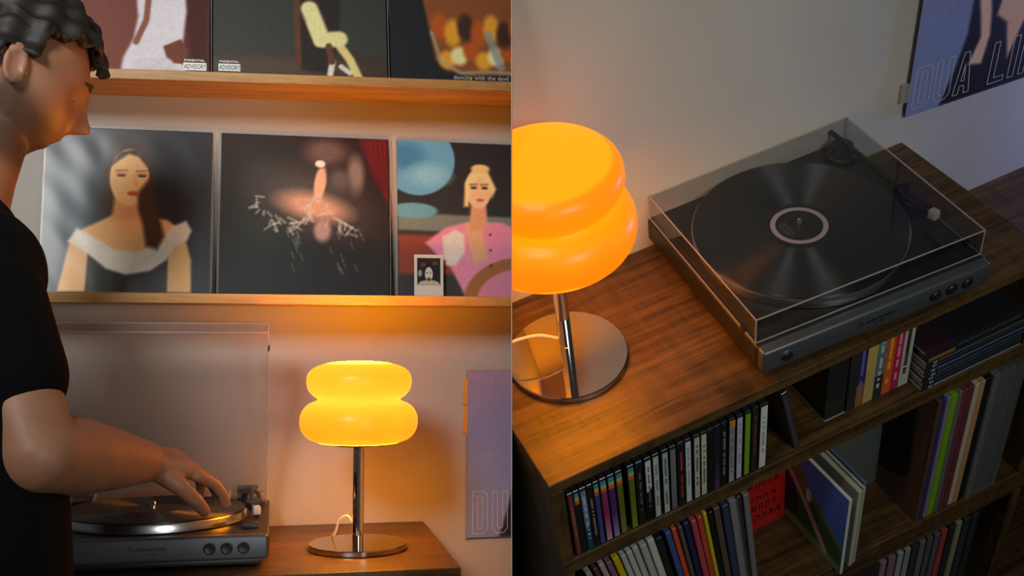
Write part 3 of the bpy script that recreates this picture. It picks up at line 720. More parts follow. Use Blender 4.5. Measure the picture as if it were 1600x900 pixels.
# ------------------------------------------------------------------ discs on the shelf unit
SZ = -0.1740                                                        # top of the record cabinet, room R heights
RB = [(38, 150, 160), (196, 160, 60), (190, 96, 52)]
G_CD = 'disc cases on the shelf unit'
def disc_case(x, th, top, bot, label, lean=0.0, rainbow=False, text_c=None, yf=-0.0085, split=None, h=0.140):
    t = thing('disc_case', label, 'disc case', MR @ T((x, yf, SZ)) @ RY(-lean), G_CD)
    bm = box(new(), -th / 2, th / 2, 0, 0.124, 0, h, 0.0007, 1)
    obj('jewel_case', bm, JEWEL, t)
    wd = th / 2 - 0.0011
    zs = [(0.004, h - 0.006)]
    zt = h - 0.006
    if rainbow:
        for k, cc in enumerate(RB):
            obj('colour_band', box(new(), -wd, wd, -0.0006, 0.002, zt - 0.0075, zt), cm(cc), t); zt -= 0.0075
    if split is None and top != bot: split = 0.5
    if top == bot:
        sp = obj('spine_card', box(new(), -wd, wd, -0.0005, 0.002, 0.004, zt), cm(top), t)
    else:
        # fading or two-coloured spine, built as printed strips
        n = 10 if split == 0.5 else 2
        sp = None
        c_ = Canvas(24, top)
        if split == 0.5: c_.grad(top, bot, False, 0.45, 1.0)
        else: c_.poly([(-1, split + 0.10), (2, split - 0.10), (2, 3), (-1, 3)], bot, 0.02)
        sp = picture('spine_card', c_, 2 * wd, zt - 0.004, t, L=T((-wd, 0, 0.004)), y=-0.0006)
    if text_c:
        bm = new(); rs = random.Random(int(x * 1e5)); z = 0.02 + 0.02 * rs.random()
        while z < zt - 0.015:
            l = 0.002 + 0.003 * rs.random()
            if rs.random() < 0.72: box(bm, -wd * 0.35, wd * 0.35, -0.0009, -0.0004, z, z + l)
            z += l + 0.0012
        obj('spine_lettering', bm, cm(text_c), t)['kind'] = 'stuff'
    return t
W_, K_ = (176, 178, 170), (24, 23, 23)
discs = [  # x, top colour, bottom colour, rainbow, lettering, lean, split, label
 (-0.2930, (120, 52, 50), (120, 52, 50), 0, (150, 96, 88), 0.018, None, 'dull red disc case leaning at left end of the shelf unit'),
 (-0.2845, (26, 25, 24), (26, 25, 24), 1, None, 0.018, None, 'black disc case with rainbow top beside the dull red one'),
 (-0.2745, (108, 124, 160), (18, 76, 92), 0, (196, 190, 176), 0.02, 0.62, 'disc case pale blue above, dark teal below, near left end of row'),
 (-0.2645, (30, 22, 22), (30, 22, 22), 0, (150, 140, 124), 0.02, None, 'thin black disc case between the teal and the violet-blue one'),
 (-0.2560, (66, 62, 128), (72, 76, 142), 1, None, 0.015, None, 'violet-blue disc case with rainbow top'),
 (-0.2455, (140, 44, 92), (190, 148, 170), 1, None, 0.015, None, 'magenta to pink disc case with rainbow top'),
 (-0.2340, (84, 38, 104), (150, 138, 166), 1, None, 0.015, None, 'purple to lilac disc case with rainbow top'),
 (-0.2225, (98, 98, 28), (116, 124, 44), 1, None, 0.01, None, 'olive disc case with rainbow top, left of the two olive ones'),
 (-0.2055, (100, 104, 26), (122, 134, 40), 1, None, 0.005, None, 'olive disc case with rainbow top, right of the two olive ones'),
 (-0.1935, (28, 25, 24), (28, 25, 24), 0, (92, 88, 82), 0.0, None, 'black disc case with grey lettering right of the olive ones'),
 (-0.1805, (196, 198, 190), K_, 0, (90, 90, 88), 0.0, 0.48, 'disc case white above and black below, split by a slant'),
 (-0.1685, W_, W_, 0, (120, 122, 112), 0.0, None, 'white disc case right of the half black one'),
 (-0.1545, (150, 170, 172), (176, 180, 168), 0, (70, 84, 84), 0.0, 0.5, 'white disc case with pale blue upper spine'),
 (-0.1425, (112, 110, 112), (104, 102, 108), 0, None, 0.0, 0.5, 'mid grey disc case left of red lettered one'),
 (-0.1300, (28, 26, 25), (28, 26, 25), 0, (168, 52, 44), 0.0, None, 'black disc case with red lettering'),
 (-0.1190, (186, 192, 194), (186, 192, 194), 0, (140, 144, 146), 0.0, None, 'bright white disc case right of the red lettered one'),
 (-0.1055, (178, 174, 150), (178, 174, 150), 0, (90, 86, 70), 0.0, None, 'cream disc case, left of two cream ones'),
 (-0.0945, (186, 182, 160), (186, 182, 160), 0, (96, 92, 78), 0.0, None, 'cream disc case, right of two cream ones'),
 (-0.0840, (22, 22, 21), (22, 22, 21), 0, None, 0.0, None, 'plain black disc case right of the cream pair'),
 (-0.0735, (38, 30, 36), (82, 62, 84), 0, None, 0.0, 0.5, 'dark purple disc case between two black ones'),
 (-0.0625, (24, 23, 23), (24, 23, 23), 0, (120, 120, 118), 0.0, None, 'black disc case with pale mark, right of the dark purple one'),
 (-0.0500, (130, 136, 136), (150, 154, 156), 0, (100, 104, 104), 0.0, 0.5, 'pale grey disc case, orange tip at its top'),
 (-0.0378, (176, 180, 184), (176, 180, 184), 0, (140, 144, 150), 0.0, None, 'white disc case left of the lime green one'),
 (-0.0250, (112, 158, 22), (112, 158, 22), 0, None, 0.0, None, 'lime green disc case near right end of row'),
 (-0.0128, (48, 36, 34), (48, 36, 34), 0, (96, 60, 46), 0.0, None, 'dark brown disc case right of the lime green one'),
 (0.0010, (206, 208, 196), (206, 208, 196), 0, (150, 152, 140), 0.0, None, 'thick white disc case at right end of the row'),
]
for i, (x, a, b, rb, tc, ln_, sp_, lab) in enumerate(discs):
    nx = discs[i + 1][0] if i + 1 < len(discs) else x + 0.02
    px_ = discs[i - 1][0] if i else x - 0.011
    th = min(0.0100, (nx - x) * 0.94, (x - px_) * 0.94) if i < len(discs) - 1 else 0.0125
    t = disc_case(x, th, a, b, lab, ln_ * 0.8, bool(rb), tc, split=sp_)
    if 'orange tip' in lab: obj('colour_band', box(new(), -th / 2 + 0.0008, th / 2 - 0.0008, -0.0012, 0.001, 0.122, 0.135), cm((196, 130, 40)), t)
t = disc_case(0.0648, 0.0095, (70, 58, 66), (70, 58, 66), 'dim disc case slanting alone right of the disc row', 0.215, False, None, yf=-0.004)

# paperbacks
def book(x0, x1, yf, h, depth, cols, label, cat='book', name='paperback_book', ink=None, jewel=False):
    t = thing(name, label, cat, MR @ T((x0, yf, SZ)), 'paperbacks and cases on the shelf unit')
    wd = x1 - x0 - 0.0006
    if jewel:
        obj('case', box(new(), 0, wd, 0, depth, 0, h, 0.001, 1), JEWEL, t)
        obj('case_edge', tube(tube(new(), [(0.0005, -0.0004, 0.001), (0.0005, depth, 0.001)], 0.0014, 6), [(0, -0.0004, 0.001), (wd, -0.0004, 0.001)], 0.0012, 6), ACRYLIC_EDGE, t)  # pale tubes imitate glints on the case edges
        return t
    obj('pages', box(new(), 0.001, wd - 0.001, 0.0015, depth - 0.002, 0.001, h - 0.0015), PAPER, t)
    bm = new(); box(bm, 0, wd, 0, 0.0012, 0, h); box(bm, 0, 0.0007, 0.0012, depth, 0, h); box(bm, wd - 0.0007, wd, 0.0012, depth, 0, h)
    obj('cover', bm, cm(cols[0]), t)
    zs = np.linspace(0, h, len(cols) + 1)
    for k in range(1, len(cols)):
        obj('colour_band', box(new(), 0.0002, wd - 0.0002, -0.0004, 0.0004, h - zs[k + 1], h - zs[k]), cm(cols[k]), t)
    if ink:
        bm = new(); rs = random.Random(int(x0 * 1e4)); z = 0.022
        while z < h * 0.86:
            l = 0.0022 + 0.003 * rs.random()
            if rs.random() < 0.8: box(bm, wd * 0.28, wd * 0.62, -0.0009, -0.0002, z, z + l)
            z += l + 0.0013
        obj('spine_lettering', bm, cm(ink), t)['kind'] = 'stuff'
    return t
YB = 0.017
book(0.127, 0.163, YB, 0.138, 0.12, None, 'black plastic case box at left end of the paperbacks', 'case', 'plastic_case', jewel=True)
book(0.165, 0.180, YB, 0.140, 0.11, [(52, 42, 46), (44, 38, 40)], 'dark brown paperback next to the black plastic case')
book(0.180, 0.1945, YB, 0.142, 0.11, [(44, 42, 104), (48, 44, 110), (150, 92, 40)], 'paperback with navy upper and orange lower spine', ink=(110, 110, 150))
book(0.1945, 0.2125, YB, 0.144, 0.11, [(196, 166, 84), (186, 160, 90)], 'mustard yellow paperback between navy and blue grey ones')
book(0.2125, 0.2280, YB, 0.143, 0.11, [(96, 124, 132), (92, 118, 126), (30, 52, 50)], 'blue grey paperback with dark teal lower spine', ink=(190, 194, 190))
book(0.2280, 0.2445, YB, 0.145, 0.11, [(212, 84, 24), (214, 92, 26)], 'orange paperback left of the pink one', ink=(226, 170, 60))
book(0.2445, 0.2585, YB, 0.146, 0.11, [(192, 28, 76), (186, 28, 78)], 'pink paperback left of the white one', ink=(216, 150, 170))
book(0.2585, 0.2770, YB, 0.147, 0.11, [(190, 184, 168), (186, 180, 164)], 'white paperback with black lettering at right end of paperbacks', ink=(40, 38, 36))
# flat stack of slim cases
lab = ['lowest', 'second', 'third', 'fourth', 'fifth', 'sixth', 'seventh', 'eighth']
edge_c = [(150, 152, 154), (54, 60, 66), (70, 74, 78), (60, 84, 110), (92, 116, 140), (60, 66, 70), (96, 96, 92), (150, 100, 40)]
z = SZ
for k in range(8):
    th = 0.0088
    dx = (0, 0.001, -0.0008, 0.0012, 0.0, 0.0016, 0.001, 0.002)[k]
    t = thing('slim_case', '%s slim case from the bottom of the flat stack right of the paperbacks' % lab[k], 'disc case', MR @ T((0.2815 + dx, -0.0095 + 0.0006 * (k % 3), z)) @ RZ(0.0), 'flat stack of slim cases')
    Wd = 0.186 if k < 7 else 0.05
    obj('cover', box(new(), 0, Wd, 0, 0.135, 0, th - 0.0004, 0.0005, 1), mat('slim_case_black', (0.016, 0.018, 0.022), 0.25), t)
    if k == 7:
        obj('spine_strip', box(new(), 0.001, Wd - 0.001, -0.0005, 0.001, 0.0015, th - 0.0015), cm(edge_c[k]), t)
    else:
        obj('spine_strip', box(new(), 0.022, Wd - 0.002, -0.0005, 0.001, 0.0030, 0.0056), cm(edge_c[k]), t)
        obj('page_edge', box(new(), -0.0004, 0.001, 0.002, 0.133, 0.001, th - 0.0018), mat('page_edge_grey', srgb((170, 166, 154)), 0.7), t)
        bm = new()
        for q in range(1): box(bm, 0.011, 0.019, -0.0005, 0.001, 0.0025, 0.0060)
        obj('spine_mark', bm, cm((150, 150, 146)), t)
    z += th
t = thing('slim_case', 'wide black case lying on top of the flat stack, right part', 'disc case', MR @ T((0.335, -0.006, z - 0.0088)), 'flat stack of slim cases')
obj('cover', box(new(), 0, 0.134, 0, 0.13, 0, 0.0105, 0.0006, 1), mat('slim_case_black'), t); obj('spine_strip', box(new(), 0.004, 0.12, -0.0005, 0.001, 0.004, 0.0066), cm((70, 74, 76)), t)
t = thing('slim_case', 'dark maroon case lying topmost, above the orange edged slim case', 'disc case', MR @ T((0.2820, -0.006, z)), 'flat stack of slim cases')
obj('cover', box(new(), 0, 0.052, 0, 0.125, 0, 0.0110, 0.0006, 1), mat('maroon_case', srgb((52, 32, 38)), 0.3), t); obj('page_edge', box(new(), -0.0004, 0.001, 0.004, 0.10, 0.003, 0.006), mat('page_edge_grey'), t)

# ------------------------------------------------------------------ LPs in the cabinet
def lp(x, yf, z, t_, col, label, lean=0.0, h=0.312, d=0.296, edge2=None, face=None, group='LPs filed in the record cabinet', film=False):
    t = thing('record_sleeve', label, 'record', MR @ T((x, yf, z)) @ RY(-lean), group)
    obj('cover', box(new(), 0, t_, 0, d, 0, h, min(0.0012, t_ * 0.25), 1), cm(col), t, docut=True)
    if edge2: obj('spine_print', box(new(), 0.0006, t_ - 0.0006, -0.0005, 0.001, 0.01, h * edge2[1]), cm(edge2[0]), t)
    if film: obj('plastic_sleeve', box(new(), -0.0008, t_ + 0.0008, -0.003, d, 0.001, h + 0.002), ACRYLIC_CLOUDY_SHEEN, t)
    if face: picture('cover_print', face, d - 0.002, h - 0.002, t, L=T((0, d - 0.001, 0.001)) @ RZ(-math.pi / 2), gain=1.6)
    return t
MZ = -0.5425
row = [  # x at the visible height, thickness, colour, label
 (-0.2783, 0.008, (150, 156, 140), 'pale green white LP spine at far left of the middle row'),
 (-0.2662, 0.007, (96, 50, 56), 'maroon LP spine near far left of the middle row'),
 (-0.2560, 0.009, (176, 160, 162), 'pinkish white LP spine right of the maroon one'),
 (-0.2455, 0.008, (132, 92, 112), 'mauve LP spine left of the yellow one'),
 (-0.2345, 0.010, (206, 176, 16), 'bright yellow LP spine left of the white group'),
 (-0.2225, 0.009, (180, 180, 168), 'white LP spine touching the bright yellow one'),
 (-0.2125, 0.009, (190, 186, 176), 'second white LP spine right of the bright yellow one'),
 (-0.2020, 0.009, (178, 178, 172), 'third white LP spine right of the bright yellow one'),
 (-0.1910, 0.010, (172, 172, 162), 'fourth white LP spine right of the bright yellow one'),
 (-0.1780, 0.011, (196, 196, 188), 'fifth white LP spine, brown patch at its foot'),
 (-0.1650, 0.009, (30, 31, 29), 'black LP spine between the white group and the blue one'),
 (-0.1495, 0.010, (62, 86, 140), 'blue LP spine left of the orange one'),
 (-0.1385, 0.009, (206, 84, 44), 'orange LP spine right of the blue one'),
 (-0.1285, 0.006, (92, 84, 80), 'thin grey LP spine right of the orange one'),
 (-0.1190, 0.009, (30, 38, 78), 'navy LP spine left of the coral one'),
 (-0.1080, 0.010, (186, 72, 78), 'coral red LP spine right of the navy one'),
 (-0.0970, 0.009, (190, 76, 44), 'rust orange LP spine between coral and yellow'),
 (-0.0865, 0.009, (196, 184, 34), 'lemon yellow LP spine right of the rust one'),
 (-0.0780, 0.006, (24, 26, 24), 'thin black LP spine right of the lemon one'),
 (-0.0690, 0.010, (92, 74, 62), 'brown LP spine left of the slate blue one'),
 (-0.0565, 0.011, (54, 62, 84), 'slate blue LP spine right of the brown one'),
 (-0.0435, 0.014, (134, 134, 136), 'thick pale grey LP spine with film highlight'),
 (-0.0295, 0.009, (58, 50, 50), 'dark grey LP spine left of the last one'),
 (-0.0200, 0.010, (122, 116, 118), 'grey LP spine at right end of the middle left row'),
]
zq = 0.272
for i, (x, th, col, lab_) in enumerate(row):
    f = i / (len(row) - 1)
    a = 0.20 * (1 - f) + 0.098 * f
    gap = (row[i + 1][0] - x) if i + 1 < len(row) else 0.012
    th = min(th, (gap - 0.0019) * 0.95)
    xb = x + math.tan(a) * zq
    lp(xb, -0.002 + 0.004 * ((i * 7) % 5) / 5, MZ + th * math.sin(a) * 0.0, th, col, lab_, a, edge2=((110, 92, 78), 0.35) if 'brown patch' in lab_ else None, film=('film' in lab_))

# red card
t = thing('record_sleeve', 'bright red sleeve with black scribbled lettering standing at back of the cabinet', 'record', MR @ T((0.0170, 0.118, MZ)) @ RX(-0.03), 'sleeves facing out in the cabinet')
obj('cover', box(new(), 0, 0.1295, 0, 0.003, 0, 0.190, 0.0005, 1), cm((196, 30, 18)), t)
bm = new(); rs = random.Random(11)
for row_, (z0, hh) in enumerate(((0.145, 0.020), (0.112, 0.018), (0.078, 0.012), (0.050, 0.018), (0.022, 0.018))):
    x = 0.012 + 0.006 * rs.random()
    while x < 0.112:
        wv = 0.007 + 0.005 * rs.random()
        pts = [(x + wv * rs.random(), z0 + hh * rs.random()) for _ in range(4)]
        strokes(bm, [(x, z0), (x + wv * 0.2, z0 + hh), pts[0], (x + wv * 0.8, z0 + hh * 0.9), (x + wv * 0.7, z0 + hh * 0.1)], 0.0017, False, -0.0004)
        x += wv + 0.0045
obj('scribbled_lettering', bm, BLACKINK, t)['kind'] = 'stuff'
t = thing('record_sleeve', 'plain grey green sleeve facing out behind the small upright sleeves', 'record', MR @ T((0.2060, 0.100, MZ)) @ RX(-0.02), 'sleeves facing out in the cabinet')
obj('cover', box(new(), 0, 0.128, 0, 0.003, 0, 0.290, 0.0005, 1), cm((92, 98, 90)), t)

# small sleeves filed upright
c = Canvas(100, (70, 96, 168)).grad((84, 104, 176), (66, 92, 160), False, 0, 0.55)
c.poly([(0, 0), (0.30, 0), (0.55, 0.32), (0.80, 0.52), (1.0, 0.66), (1.0, 1), (0, 1)], (96, 92, 60), 0.03); c.poly([(0, 0), (0.18, 0), (0.14, 0.22), (0, 0.3)], (104, 86, 66), 0.06)
c.poly([(0.30, 0.42), (0.62, 0.46), (1.0, 0.72), (1.0, 1.0), (0.30, 1.0)], (46, 70, 40), 0.06); c.poly([(0.30, 0.86), (1.0, 0.90), (1.0, 1.0), (0.2, 1.0)], (92, 116, 66), 0.05)
c.ell(0.17, 0.30, 0.10, 0.13, (150, 106, 84), 0.3); c.ell(0.26, 0.24, 0.09, 0.10, (70, 32, 30), 0.5); c.ell(0.22, 0.62, 0.20, 0.28, (30, 26, 52), 0.2, -25)
c.line([(0.32, 0.34), (0.52, 0.55), (0.80, 0.90)], 0.07, (168, 128, 104), 0.02); c.ell(0.55, 0.42, 0.035, 0.08, (160, 186, 176), 0.4)
small = [(0.1560, -0.026, 0.0060, (214, 214, 206), 'small sleeve with blue sky and green field print, front of small upright sleeves', 0.205, c),
         (0.1780, -0.020, 0.0085, (186, 184, 158), 'cream edged small sleeve behind the sky print one', 0.204, None),
         (0.1885, -0.018, 0.0050, (176, 174, 150), 'thin cream small sleeve, third of the small upright sleeves', 0.205, None),
         (0.1955, -0.010, 0.0045, (96, 108, 150), 'blue grey topped small sleeve, rightmost of small upright sleeves', 0.206, None)]
for x, y, th, col, lab_, h_, cv in small:
    t = thing('record_sleeve', lab_, 'record', MR @ T((x, y, MZ)) @ RZ(0.055), 'small sleeves filed upright in the cabinet')
    obj('cover', box(new(), 0, th, 0, 0.200, 0, h_, 0.0008, 1), cm(col), t)
    if cv: picture('cover_print', cv, 0.198, h_ - 0.002, t, L=T((0, 0.199, 0.001)) @ RZ(-math.pi / 2), gain=2.2)

# LPs right of the gap
c = Canvas(100, (66, 52, 44)).grad((34, 30, 28), (92, 70, 58)); c.ell(0.52, 0.36, 0.50, 0.50, (16, 16, 17), 0.03); c.poly([(0.86, 0), (1, 0), (1, 1), (0.9, 1)], (104, 72, 50), 0.05)
right = [(0.3360, 0.0075, (92, 66, 48), 'brown LP with black disc print facing the gap', c, 0), (0.3440, 0.0085, (62, 48, 104), 'purple LP spine right of the gap', None, 0),
         (0.3530, 0.0080, (132, 130, 136), 'grey LP spine between purple and green', None, 0), (0.3615, 0.0125, (116, 172, 20), 'lime green LP spine right of the gap', None, 0),
         (0.3745, 0.0095, (108, 106, 98), 'grey LP spine right of the lime green one', None, 0), (0.3845, 0.0090, (112, 58, 62), 'maroon LP spine, left of two', None, 0),
         (0.3940, 0.0120, (104, 50, 56), 'maroon LP spine, right of two', None, 0), (0.4065, 0.0095, (196, 182, 156), 'cream LP spine right of the maroon pair', None, 0),
         (0.4165, 0.0110, (188, 142, 98), 'tan LP spine right of the cream one', None, 0), (0.4280, 0.0120, (24, 24, 23), 'black LP spine right of the tan one', None, 0),
         (0.4420, 0.0150, (96, 100, 98), 'grey LP in cloudy plastic right of the black one', None, 1), (0.4595, 0.0130, (62, 68, 74), 'slate LP in cloudy plastic, second of the plastic wrapped ones', None, 1),
         (0.4750, 0.0140, (56, 66, 80), 'bluish LP in cloudy plastic, third of the plastic wrapped ones', None, 1), (0.4915, 0.0140, (44, 50, 58), 'dark LP in cloudy plastic nearest the divider', None, 1)]
for x, th, col, lab_, fc, fl in right:
    lp(x - 0.008, -0.004, MZ, th, col, lab_, 0.0, face=fc, film=bool(fl))
low = [(0.270, 0.013, (148, 126, 128), 'dusty pink LP at left of the lowest row'), (0.288, 0.015, (140, 112, 116), 'rose grey LP, second in the lowest row'), (0.308, 0.012, (160, 168, 160), 'pale green LP in the lowest row'),
       (0.324, 0.012, (150, 156, 150), 'pale grey LP right of the pale green one'), (0.340, 0.012, (54, 58, 56), 'charcoal LP in the lowest row'), (0.356, 0.013, (112, 108, 102), 'warm grey LP in the lowest row'),
       (0.373, 0.012, (96, 88, 90), 'mauve grey LP in the lowest row'), (0.389, 0.012, (92, 92, 104), 'blue grey LP left of the red one'), (0.404, 0.013, (172, 74, 56), 'red orange LP in the lowest row'),
       (0.421, 0.012, (40, 44, 46), 'black LP right of the red orange one'), (0.437, 0.013, (150, 144, 116), 'straw coloured LP in the lowest row'), (0.454, 0.015, (52, 58, 58), 'dark LP right of the straw coloured one'),
       (0.473, 0.015, (44, 48, 50), 'darkest LP at right end of the lowest row')]
for x, th, col, lab_ in low: lp(x, -0.002, -0.9395, th, col, lab_, 0.0, group='LPs in the lowest row')

# ------------------------------------------------------------------ the man
SKIN = mat('skin', (0.46, 0.22, 0.125), 0.5)
def skin_noise(m):
    n = noise(m, coords(m), 22, 4); r = ramp(m, n, [(0.3, (0.29, 0.130, 0.070)), (0.7, (0.37, 0.175, 0.096))])
    a = nd(m, 'ShaderNodeVertexColor'); a.layer_name = 'Stubble'          # where the beard grows
    mx = nd(m, 'ShaderNodeMix'); mx.data_type = 'RGBA'; lk(m, a.outputs[0], mx.inputs[0]); lk(m, r.outputs[0], mx.inputs[6]); mx.inputs[7].default_value = (0.060, 0.032, 0.021, 1)
    lk(m, mx.outputs[2], pr(m).inputs['Base Color'])
skin_noise(SKIN)
SHIRT = mat('black_cotton', (0.0022, 0.0023, 0.0028), 0.95, **{'Specular IOR Level': 0.15}); HAIR = mat('dark_hair', (0.012, 0.009, 0.008), 0.6); JEANS = mat('black_denim', (0.003, 0.003, 0.004), 0.95, **{'Specular IOR Level': 0.15})
# joints in room L coordinates (x right, y to the wall, z up) with radii
HEAD = Vector((0.0550, -0.447, 0.300))
PEL, WAI, CHE, NEC = (0.045, -0.600, -0.500, 0.122), (0.036, -0.590, -0.307, 0.108), (0.008, -0.555, -0.105, 0.116), (-0.004, -0.476, 0.085, 0.060)
SHR, ELB, WRI = (0.066, -0.618, -0.040, 0.064), (0.145, -0.690, -0.222, 0.049), (0.243, -0.443, -0.262, 0.031)
SHL, ELL, WRL = (-0.130, -0.420, -0.020, 0.062), (-0.225, -0.450, -0.260, 0.044), (-0.150, -0.560, -0.400, 0.028)
body = bmesh.new()
def addmesh(me, M=None):
    if M: me.transform(M)
    body.from_mesh(me); bpy.data.meshes.remove(me)
def limb(pts, n=20):
    """a rounded tapering limb through (x, y, z, radius) points, a closed skin fused with the rest below"""
    for p, q in zip(pts, pts[1:]):
        a, b = Vector(p[:3]), Vector(q[:3]); r0, r1 = p[3], q[3]
        ax = (b - a); L_ = ax.length; M = Matrix.Translation(a) @ ax.to_track_quat('Z', 'Y').to_matrix().to_4x4()
        prof = [(0, -r0)] + [(r0 * math.sin(t * math.pi / 12), -r0 * math.cos(t * math.pi / 12)) for t in range(1, 7)]
        prof += [(r1 * math.cos(t * math.pi / 12), L_ + r1 * math.sin(t * math.pi / 12)) for t in range(0, 6)] + [(0, L_ + r1)]
        bm = lathe(new(), prof, n); me = bpy.data.meshes.new('l'); bm.to_mesh(me); bm.free(); yield me, M
def add_limb(pts, n=20):
    for me, M in limb(pts, n): addmesh(me, M)
def mids(sh, el, wr):
    e = Vector(el[:3]); s_ = Vector(sh[:3]); w_ = Vector(wr[:3])
    return [sh, (*s_.lerp(e, 0.45), 0.056), (*s_.lerp(e, 0.85), 0.048), el, (*e.lerp(w_, 0.30), 0.052), (*e.lerp(w_, 0.65), 0.043), wr]
TRUNK = [PEL, (0.040, -0.595, -0.40, 0.112), WAI, (0.020, -0.575, -0.20, 0.114), CHE, (0.000, -0.530, -0.010, 0.098), (-0.003, -0.500, 0.045, 0.074), NEC, (0.012, -0.465, 0.150, 0.054), (0.030, -0.452, 0.230, 0.054)]
add_limb(TRUNK, 28)
def wide(pts, dx, dy): return [(x + dx, y + dy, z, r * 0.9) for x, y, z, r in pts]
for s in (-1, 1):                                                    # the trunk is wider than deep
    add_limb(wide(TRUNK[:5], -0.030 * s, 0.050 * s), 28)
add_limb([SHR, (0.030, -0.560, 0.000, 0.088), (-0.040, -0.490, 0.010, 0.086), SHL], 24)
add_limb(mids(SHR, ELB, WRI), 24); add_limb(mids(SHL, ELL, WRL), 24)
for s in (-1, 1):
    add_limb([(0.045 - 0.05 * s, -0.600 + 0.08 * s, -0.560, 0.100), (0.048 - 0.05 * s, -0.595 + 0.08 * s, -0.75, 0.082), (0.05 - 0.05 * s, -0.590 + 0.08 * s, -0.96, 0.060), (0.04 - 0.05 * s, -0.598 + 0.08 * s, -1.08, 0.060), (0.035 - 0.05 * s, -0.600 + 0.08 * s, -1.33, 0.042)], 24)
# right hand reaching over the record: palm and five fingers
W0 = Vector(WRI[:3]); fwd = (Vector((0.347, -0.331, -0.288)) - W0).normalized(); side = fwd.cross(Vector((0.25, -0.35, 1.0))).normalized(); upv = side.cross(fwd).normalized()
Hn = lambda f, s_, u, r: (*(W0 + fwd * f + side * s_ + upv * u), r)
for s_ in (-0.022, -0.008, 0.008, 0.022):
    add_limb([Hn(-0.01, s_ * 0.45, 0, 0.021), Hn(0.03, s_ * 0.8, 0.003, 0.0165), Hn(0.074, s_, 0.003, 0.0140)], 14)
for k, (s_, f0, ls) in enumerate(((0.030, 0.078, (0.042, 0.027, 0.021)), (0.0105, 0.083, (0.046, 0.030, 0.023)), (-0.0095, 0.080, (0.042, 0.028, 0.022)), (-0.0285, 0.072, (0.034, 0.022, 0.019)))):
    p = W0 + fwd * f0 + side * s_; d = fwd.copy(); pts = [(*p, 0.0108)]
    for q, l in enumerate(ls):
        d = (d - upv * (0.26 + 0.05 * k + 0.10 * q) + side * (0.10 * s_ / 0.03)).normalized(); p = p + d * l; pts.append((*p, 0.0094 - 0.0010 * q))
    add_limb(pts, 14)
add_limb([Hn(0.012, 0.014, -0.004, 0.0165), Hn(0.042, 0.040, -0.014, 0.0140), Hn(0.074, 0.055, -0.030, 0.0112), Hn(0.100, 0.056, -0.046, 0.0094)], 14)
# left hand resting by the hip
W1 = Vector(WRL[:3]); f1 = Vector((0.35, -0.25, -0.9)).normalized(); s1 = f1.cross(Vector((0.6, 0.8, 0))).normalized(); u1 = s1.cross(f1)
for s_ in (-0.02, -0.007, 0.007, 0.02):
    add_limb([(*(W1 + s1 * s_ * 0.4), 0.020), (*(W1 + f1 * 0.075 + s1 * s_), 0.0135)], 12)
    p = W1 + f1 * 0.075 + s1 * s_ * 1.2; d = f1.copy(); pts = [(*p, 0.0105)]
    for l in (0.038, 0.026, 0.020):
        d = (d + u1 * 0.28).normalized(); p = p + d * l; pts.append((*p, 0.0088))
    add_limb(pts, 12)
add_limb([(*W1, 0.015), (*(W1 + f1 * 0.04 + s1 * 0.035), 0.013), (*(W1 + f1 * 0.085 + s1 * 0.042 + u1 * 0.012), 0.0098)], 12)
# head, local: +x the face, +z the crown, +y the person's left side
def headmesh(grow=0.0, sub=5):
    bm = bmesh.new(); bmesh.ops.create_icosphere(bm, subdivisions=sub, radius=1.0)
    g = lambda a, s_: math.exp(-(a / s_) ** 2)
    for v in bm.verts:
        x, y, z = v.co
        X, Y, Z = x * (0.100 + grow), y * (0.078 + grow), z * (0.118 + grow)
        if x < 0: X *= 1.02
        lo = max(0.0, -z)
        Y *= 1.0 - 0.34 * lo ** 1.5
        if x < 0: X += 0.060 * lo ** 1.6                              # skull tucks in above the neck
        else: X += 0.006 * lo
        f = max(0.0, x)
        X -= 0.010 * f * g(z - 0.02, 0.13) * g(abs(y) - 0.40, 0.22)    # eye sockets
        X += 0.007 * f * g(z - 0.25, 0.14)                            # brow
        X += 0.030 * f * g(z + 0.20, 0.13) * g(y, 0.15) + 0.013 * f * g(z + 0.02, 0.20) * g(y, 0.12)   # nose
        X += 0.010 * f * g(z + 0.48, 0.085) * g(y, 0.30) + 0.008 * f * g(z + 0.62, 0.07) * g(y, 0.28)    # lips
        X -= 0.006 * f * g(z + 0.555, 0.03) * g(y, 0.30)
        X += 0.016 * f * g(z + 0.90, 0.16) * g(y, 0.40)               # chin
        Y += math.copysign(0.004, y) * g(z + 0.12, 0.2) * g(x - 0.45, 0.3)
        v.co = (X, Y, Z)
    return bm
HD = T(HEAD) @ RZ(math.radians(24)) @ RY(math.radians(26))
bm = headmesh()
for s in (-1, 1):                                                    # ears
    r = bmesh.ops.create_icosphere(bm, subdivisions=3, radius=1.0)
    for v in r['verts']:
        x, y, z = v.co
        d = math.hypot(x, z)
        v.co = Vector((-0.012 + 0.018 * x - 0.006 * z, s * (0.074 + 0.010 + 0.007 * y * s - (0.006 if d < 0.55 and y * s > 0 else 0)), -0.012 + 0.031 * z))
me = bpy.data.meshes.new('h'); bm.to_mesh(me); bm.free()
addmesh(me, HD)
man = thing('person', 'man in black t-shirt leaning in, arm reaching over the open turntable', 'person', ML @ T((0.04, -0.60, -1.4125)))
LO = T((-0.04, 0.60, 1.4125))
